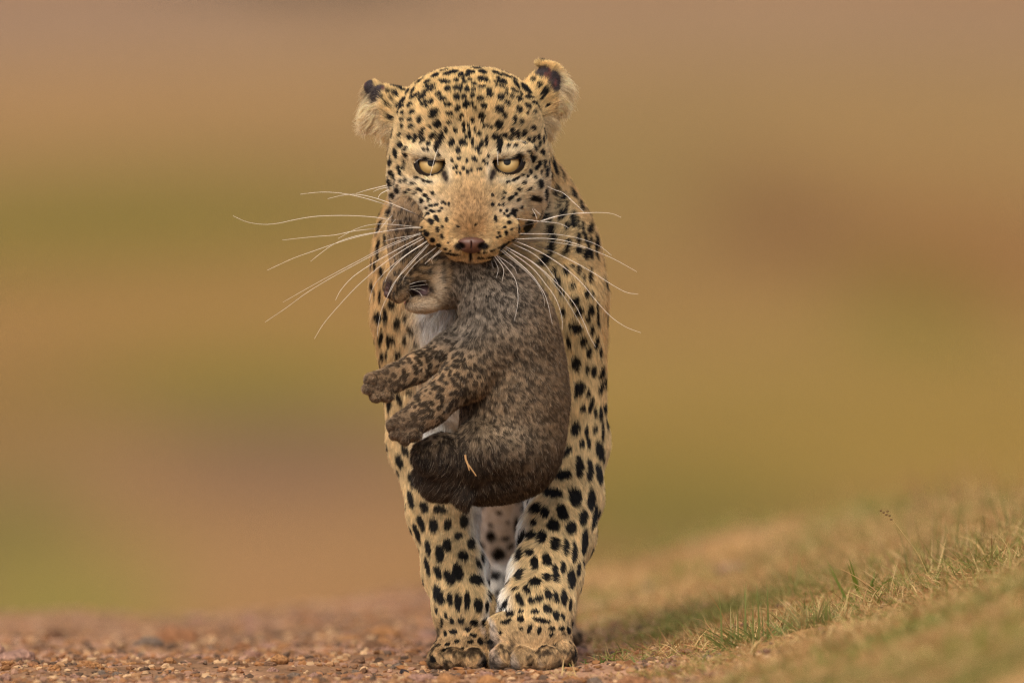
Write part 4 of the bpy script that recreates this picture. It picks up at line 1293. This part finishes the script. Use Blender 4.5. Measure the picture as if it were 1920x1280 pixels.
while cnt < 270:
    y = -0.33 + 3.0 * random.random() ** 1.7
    x = random.uniform(-0.62 - 0.02 * y, 0.30 - 0.02 * y)
    if x > 0.17 and random.random() < 0.6: continue
    if (np.hypot(*(paws - [x, y]).T) < 0.065).any(): continue
    r = 0.0045 + 0.009 * random.random() ** 2.5 + (0.016 * random.random() if random.random() < 0.10 + 0.12 * (y > 0.8) else 0)
    if y < 0.35: r = min(r, 0.0085)
    if math.hypot(x - peb[0], y - peb[1]) < 0.05: continue
    place_stone(x, y, r, random.randrange(15), random.uniform(0.2, 0.7))
    cnt += 1

def scatter_mesh(base, faces, pos, scale, col, name, mat, seed):
    r = np.random.default_rng(seed)
    n_ = len(pos)
    a = r.random(n_) * 6.283
    ca, sa = np.cos(a), np.sin(a)
    sc = scale[:, None] * np.stack([0.8 + 0.5 * r.random(n_), 0.7 + 0.4 * r.random(n_), 0.45 + 0.45 * r.random(n_)], 1)
    V = base[None] * (1 + 0.22 * r.normal(size=(n_, len(base), 1))) * sc[:, None]
    X = np.stack([V[..., 0] * ca[:, None] - V[..., 1] * sa[:, None], V[..., 0] * sa[:, None] + V[..., 1] * ca[:, None], V[..., 2]], 2) + pos[:, None]
    F = (faces[None] + (np.arange(n_) * len(base))[:, None, None]).reshape(-1, 3)
    return mesh_np(name, X.reshape(-1, 3), F, False, np.repeat(col, len(base), 0), mat)
n_ = 26000
gy_ = -0.7 + 5.2 * RNG.random(n_) ** 1.5
gx_ = RNG.uniform(-0.85, 0.42, n_)
ok = RNG.random(n_) < sstep(0.30, 0.10, gx_ + 0.05 * gy_) + 0.15
gx_, gy_ = gx_[ok], gy_[ok]
sz = 0.0014 + 0.0042 * RNG.random(len(gx_)) ** 2.2
pal = np.array([lin(*c) for c in ((142, 100, 68), (158, 120, 84), (148, 114, 92), (120, 88, 64), (182, 148, 110), (94, 75, 60), (140, 98, 62))])
gravel = scatter_mesh(I0, IF0, np.stack([gx_, gy_, height(gx_, gy_) + sz * 0.2], 1), sz, pal[RNG.integers(0, 7, len(gx_))] * (0.75 + 0.5 * RNG.random((len(gx_), 1))), 'gravel', attr_mat('gravel', 0.92, 0.12), 5)
tag(gravel, 'fine reddish gravel spread over the earth track', kind='stuff')

# ------------------------------------------------------------------ grass
def blades(root, az, length, lean, width, droop, col, seg=4):
    """curved tapering blades; root n x 3, returns verts, quads, colours"""
    n_ = len(root)
    out = np.stack([np.cos(az), np.sin(az), 0 * az], 1)
    perp = np.stack([-np.sin(az), np.cos(az), 0 * az], 1)
    tw = np.abs(np.sin(np.arange(n_) * 12.9898 + root[:, 0] * 78.2 + length * 4133.0)) * 3.14
    s = np.linspace(0, 1, seg + 1)
    V = np.zeros((n_, seg + 1, 2, 3))
    pos = root.copy()
    ang = lean.copy()
    for i in range(seg + 1):
        nrm_ = out * np.cos(ang)[:, None] - np.array([0, 0, 1.0]) * np.sin(ang)[:, None]
        side = perp * np.cos(tw)[:, None] + nrm_ * np.sin(tw)[:, None]
        w = (width * (1 - s[i] ** 1.6) + width * 0.06)[:, None] * 0.5
        V[:, i, 0] = pos - side * w
        V[:, i, 1] = pos + side * w
        stp = (length / seg)[:, None]
        pos = pos + (out * np.sin(ang)[:, None] + np.array([0, 0, 1.0]) * np.cos(ang)[:, None]) * stp
        ang = ang + droop / seg
    b0 = (np.arange(n_) * (seg + 1) * 2)[:, None]
    F = np.concatenate([np.stack([b0[:, 0] + 2 * i, b0[:, 0] + 2 * i + 1, b0[:, 0] + 2 * i + 3, b0[:, 0] + 2 * i + 2], 1) for i in range(seg)])
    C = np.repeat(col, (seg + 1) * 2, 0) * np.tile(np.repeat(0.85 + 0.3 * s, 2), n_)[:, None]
    return V.reshape(-1, 3), F, C
grass_mat = attr_mat('grass_blade', 0.6, 0.25, 0.35)
GP = np.array([lin(*c) for c in ((140, 140, 72), (122, 126, 60), (160, 148, 86), (196, 164, 108), (210, 180, 124), (184, 142, 94), (162, 126, 76))])
def grass_field(name, n_, xr, yr, Lr, Wr, lean_mu, thr, seed, wts, label, sparse=0.0):
    r = np.random.default_rng(seed)
    y = r.uniform(*yr, n_)
    x = r.uniform(*xr, n_) - 0.055 * y
    Q = np.stack([x, y, 0 * x], 1)
    e = x - (0.13 - 0.05 * np.clip(y, -3, 5))
    pn = vnoise(Q, 0.16, seed) * 0.7 + vnoise(Q, 0.05, seed + 1) * 0.6
    ok = (pn > thr + 0.9 * sstep(0.10, -0.06, e)) & (e > -0.12)
    x, y, e, pn = x[ok], y[ok], e[ok], pn[ok]
    m = len(x)
    root = np.stack([x, y, height(x, y) - 0.002], 1)
    tall = (0.55 + 0.45 * sstep(0.0, 0.4, e)) * (0.8 + 0.5 * np.clip(pn, 0, 1))
    L = r.uniform(*Lr, m) * tall * np.where(r.random(m) < 0.05, 1.7, 1)
    Qp = np.stack([x, y, 0 * x], 1)
    green = np.clip(0.40 + 0.8 * vnoise(Qp, 0.22, seed + 5), 0, 1)
    k = np.where(r.random(m) < green, r.choice(3, m, p=[.4, .3, .3]), 3 + r.choice(4, m))
    col = GP[k] * (0.75 + 0.5 * r.random((m, 1)))
    V, F, C = blades(root, r.random(m) * 6.283, L, np.abs(r.normal(lean_mu, 0.35, m)), r.uniform(*Wr, m), r.normal(0.7, 0.5, m), col)
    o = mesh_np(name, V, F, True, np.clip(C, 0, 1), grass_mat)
    return tag(o, label, kind='stuff')
grass_field('grass', 70000, (0.03, 0.80), (-0.7, 2.2), (0.012, 0.040), (0.0010, 0.0020), 1.0, -0.35, 301, None, 'short dry and green grass growing over the bank')
grass_field('grass', 22000, (0.03, 1.0), (2.2, 5.0), (0.014, 0.045), (0.0014, 0.0030), 0.7, -0.15, 311, None, 'blurred grass over the far side of the bank')
grass_field('grass', 30000, (0.10, 0.62), (-2.6, -0.7), (0.012, 0.036), (0.0010, 0.0022), 0.8, -0.2, 321, None, 'blurred grass on the near side of the bank')
grass_field('thatch', 30000, (0.10, 0.62), (-2.6, -0.9), (0.012, 0.034), (0.0010, 0.0020), 1.25, -0.6, 343, None, 'matted dead grass on the near side of the bank')
grass_field('thatch', 110000, (0.06, 0.80), (-0.9, 2.4), (0.010, 0.030), (0.0008, 0.0018), 1.35, -0.5, 333, None, 'matted dead grass lying on the bank')

grass_field('grass', 11000, (0.05, 0.72), (-0.45, 0.9), (0.030, 0.062), (0.0009, 0.0017), 1.0, 0.02, 351, None, 'longer wiry grass stems standing along the bank')

def tuft(px, py, n_, Lr, wr, cols, label, seed, spread=0.03, lean=0.6, name='grass_tuft'):
    r = np.random.default_rng(seed)
    q = ground_at(px, py)
    q[2] = float(height(q[0], q[1]))
    e = bpy.data.objects.new(name, None)
    COL.objects.link(e)
    e.location = q
    e.empty_display_size = 0.02
    tag(e, label, 'grass tuft' if name == 'grass_tuft' else 'weed', 'grass tufts on the bank' if name == 'grass_tuft' else 'weeds')
    var = []
    for k in range(min(10, n_)):
        V, F, C = blades(np.zeros((1, 3)), np.zeros(1), np.array([r.uniform(*Lr)]), np.array([abs(r.normal(lean, .35))]), np.array([r.uniform(*wr) * 0.8]), np.array([r.normal(.35, .35)]),
                         np.array([lin(*cols[r.integers(len(cols))])]), 5)
        var.append(mesh_np('blade', V, F, True, np.clip(C, 0, 1), grass_mat))
    for k in range(n_):
        o = var[k] if k < len(var) else var[k % len(var)].copy()
        if k >= len(var): COL.objects.link(o)
        o.parent = e
        a, d = r.random() * 6.283, spread * r.random() ** .7
        dx, dy = math.cos(a) * d, math.sin(a) * d * 1.4
        o.location = (dx, dy, float(height(q[0] + dx, q[1] + dy)) - q[2] - 0.001)
        o.rotation_euler = (0, 0, a + r.normal(0, .8))
        s_ = r.uniform(.65, 1.15)
        o.scale = (s_, s_, s_)
    return e
GC = [(112, 122, 62), (128, 132, 70), (150, 140, 88), (180, 156, 100)]
tuft(1430, 1195, 170, (0.025, 0.062), (0.0018, 0.0032), GC, 'wide sprawling grass tuft at the foot of the bank, nearest the leopard', 1, 0.05, 0.95)
tuft(1530, 1170, 120, (0.02, 0.055), (0.0016, 0.0028), GC, 'spiky half green grass tuft just right of the widest tuft', 2, 0.035, 0.6)
tuft(1622, 1115, 16, (0.03, 0.065), (0.0045, 0.0070), [(112, 130, 44), (128, 142, 56), (98, 118, 46)], 'broad bladed bright green tuft in the middle of the bank', 3, 0.02, 0.55)
tuft(1260, 1262, 60, (0.015, 0.035), (0.0014, 0.0024), [(180, 150, 96), (150, 130, 80), (120, 118, 62)], 'low straw coloured tuft by the flat rust stone at the track edge', 4, 0.04, 1.1)
tuft(1760, 1060, 60, (0.03, 0.075), (0.0014, 0.0026), [(168, 132, 92), (186, 156, 108), (126, 122, 66)], 'thin reddish and green tuft upper right on the bank', 5, 0.05, 0.4)
tuft(1885, 1010, 60, (0.03, 0.085), (0.0014, 0.0028), [(120, 122, 60), (168, 140, 90), (110, 112, 54)], 'tall dense tuft at the right edge of the picture', 6, 0.05, 0.35)
tuft(1800, 960, 50, (0.04, 0.09), (0.0014, 0.0024), [(136, 96, 76), (160, 120, 88), (120, 112, 60)], 'tall purplish brown tuft blurred behind the bank\'s crest', 7, 0.06, 0.25)
tuft(1860, 1235, 50, (0.03, 0.06), (0.002, 0.004), [(140, 146, 48), (128, 136, 56), (160, 146, 84)], 'yellow green tuft blurred in the lower right corner', 8, 0.05, 0.6)
tuft(1330, 1150, 44, (0.02, 0.045), (0.0014, 0.0026), [(120, 112, 62), (100, 104, 54), (160, 136, 90)], 'dull olive tuft blurred behind the widest tuft', 9, 0.05, 0.8)
tuft(1500, 1085, 50, (0.025, 0.05), (0.0014, 0.0026), [(96, 110, 60), (128, 124, 70), (160, 136, 90)], 'grey green tuft blurred further back on the bank', 10, 0.06, 0.7)
tuft(1112, 1252, 40, (0.005, 0.012), (0.0016, 0.0032), [(96, 118, 56), (112, 130, 66), (84, 104, 52)], 'low green weed creeping beside the right paw', 11, 0.028, 0.9, 'weed')
tuft(1190, 1246, 26, (0.005, 0.014), (0.0014, 0.003), [(96, 118, 56), (120, 130, 70)], 'tiny green weed between the paw and the grassy bank', 12, 0.02, 0.9, 'weed')
# a single flowering stalk
q = ground_at(1745, 1090)
b0 = np.array(q)
dd = -b0[1] / S
stalk = tube('grass_stalk', [b0, P(1722, 1040, dd), P(1695, 1003, dd), P(1668, 968, dd), P(1652, 957, dd)], 0.0007, 0.0004, plain_mat('stalk', lin(176, 148, 92), 0.6, 0.2), None, 5)
stalk['label'] = 'single thin seed stalk leaning left above the bank'
stalk['category'] = 'grass stalk'
hm = plain_mat('seed_head', lin(112, 88, 58), 0.8, 0.1)
for k, (x, y) in enumerate(((1652, 957), (1657, 960), (1662, 964), (1668, 966), (1671, 973), (1664, 958))):
    c = P(x, y, dd)
    V = I1 * np.array([0.0016, 0.0012, 0.0011]) + c
    mesh_np('seed', V, IF1, True, None, hm, stalk)

# a dark shrub far up the hillside
q = ground_at(590, -14)
e = bpy.data.objects.new('shrub', None)
COL.objects.link(e)
e.location = q
tag(e, 'dark shrub far up the hillside, blurred at the top edge', 'shrub')
r = np.random.default_rng(9)
n_ = 1500
c = r.normal(size=(n_, 3)) * np.array([1.5, 1.2, 0.75])
c[:, 2] = np.abs(c[:, 2]) + 0.5
V, F, C = blades(c, r.random(n_) * 6.283, r.uniform(.2, .4, n_), r.random(n_) * 2, r.uniform(.12, .22, n_), r.normal(.6, .4, n_), np.ones((n_, 1)) * lin(98, 90, 70) * (0.7 + 0.6 * r.random((n_, 1))), 2)
mesh_np('crown', V, F, True, C, grass_mat, e)
bark = plain_mat('bark', lin(96, 78, 62), 0.9, 0.1)
for k in range(4):
    a = k * 1.6
    tube('stem', [(0.1 * math.cos(a), 0.1 * math.sin(a), -0.2), (0.4 * math.cos(a), 0.4 * math.sin(a), 0.6), (0.9 * math.cos(a), 0.8 * math.sin(a), 1.5)], 0.09, 0.03, bark, e, 6)
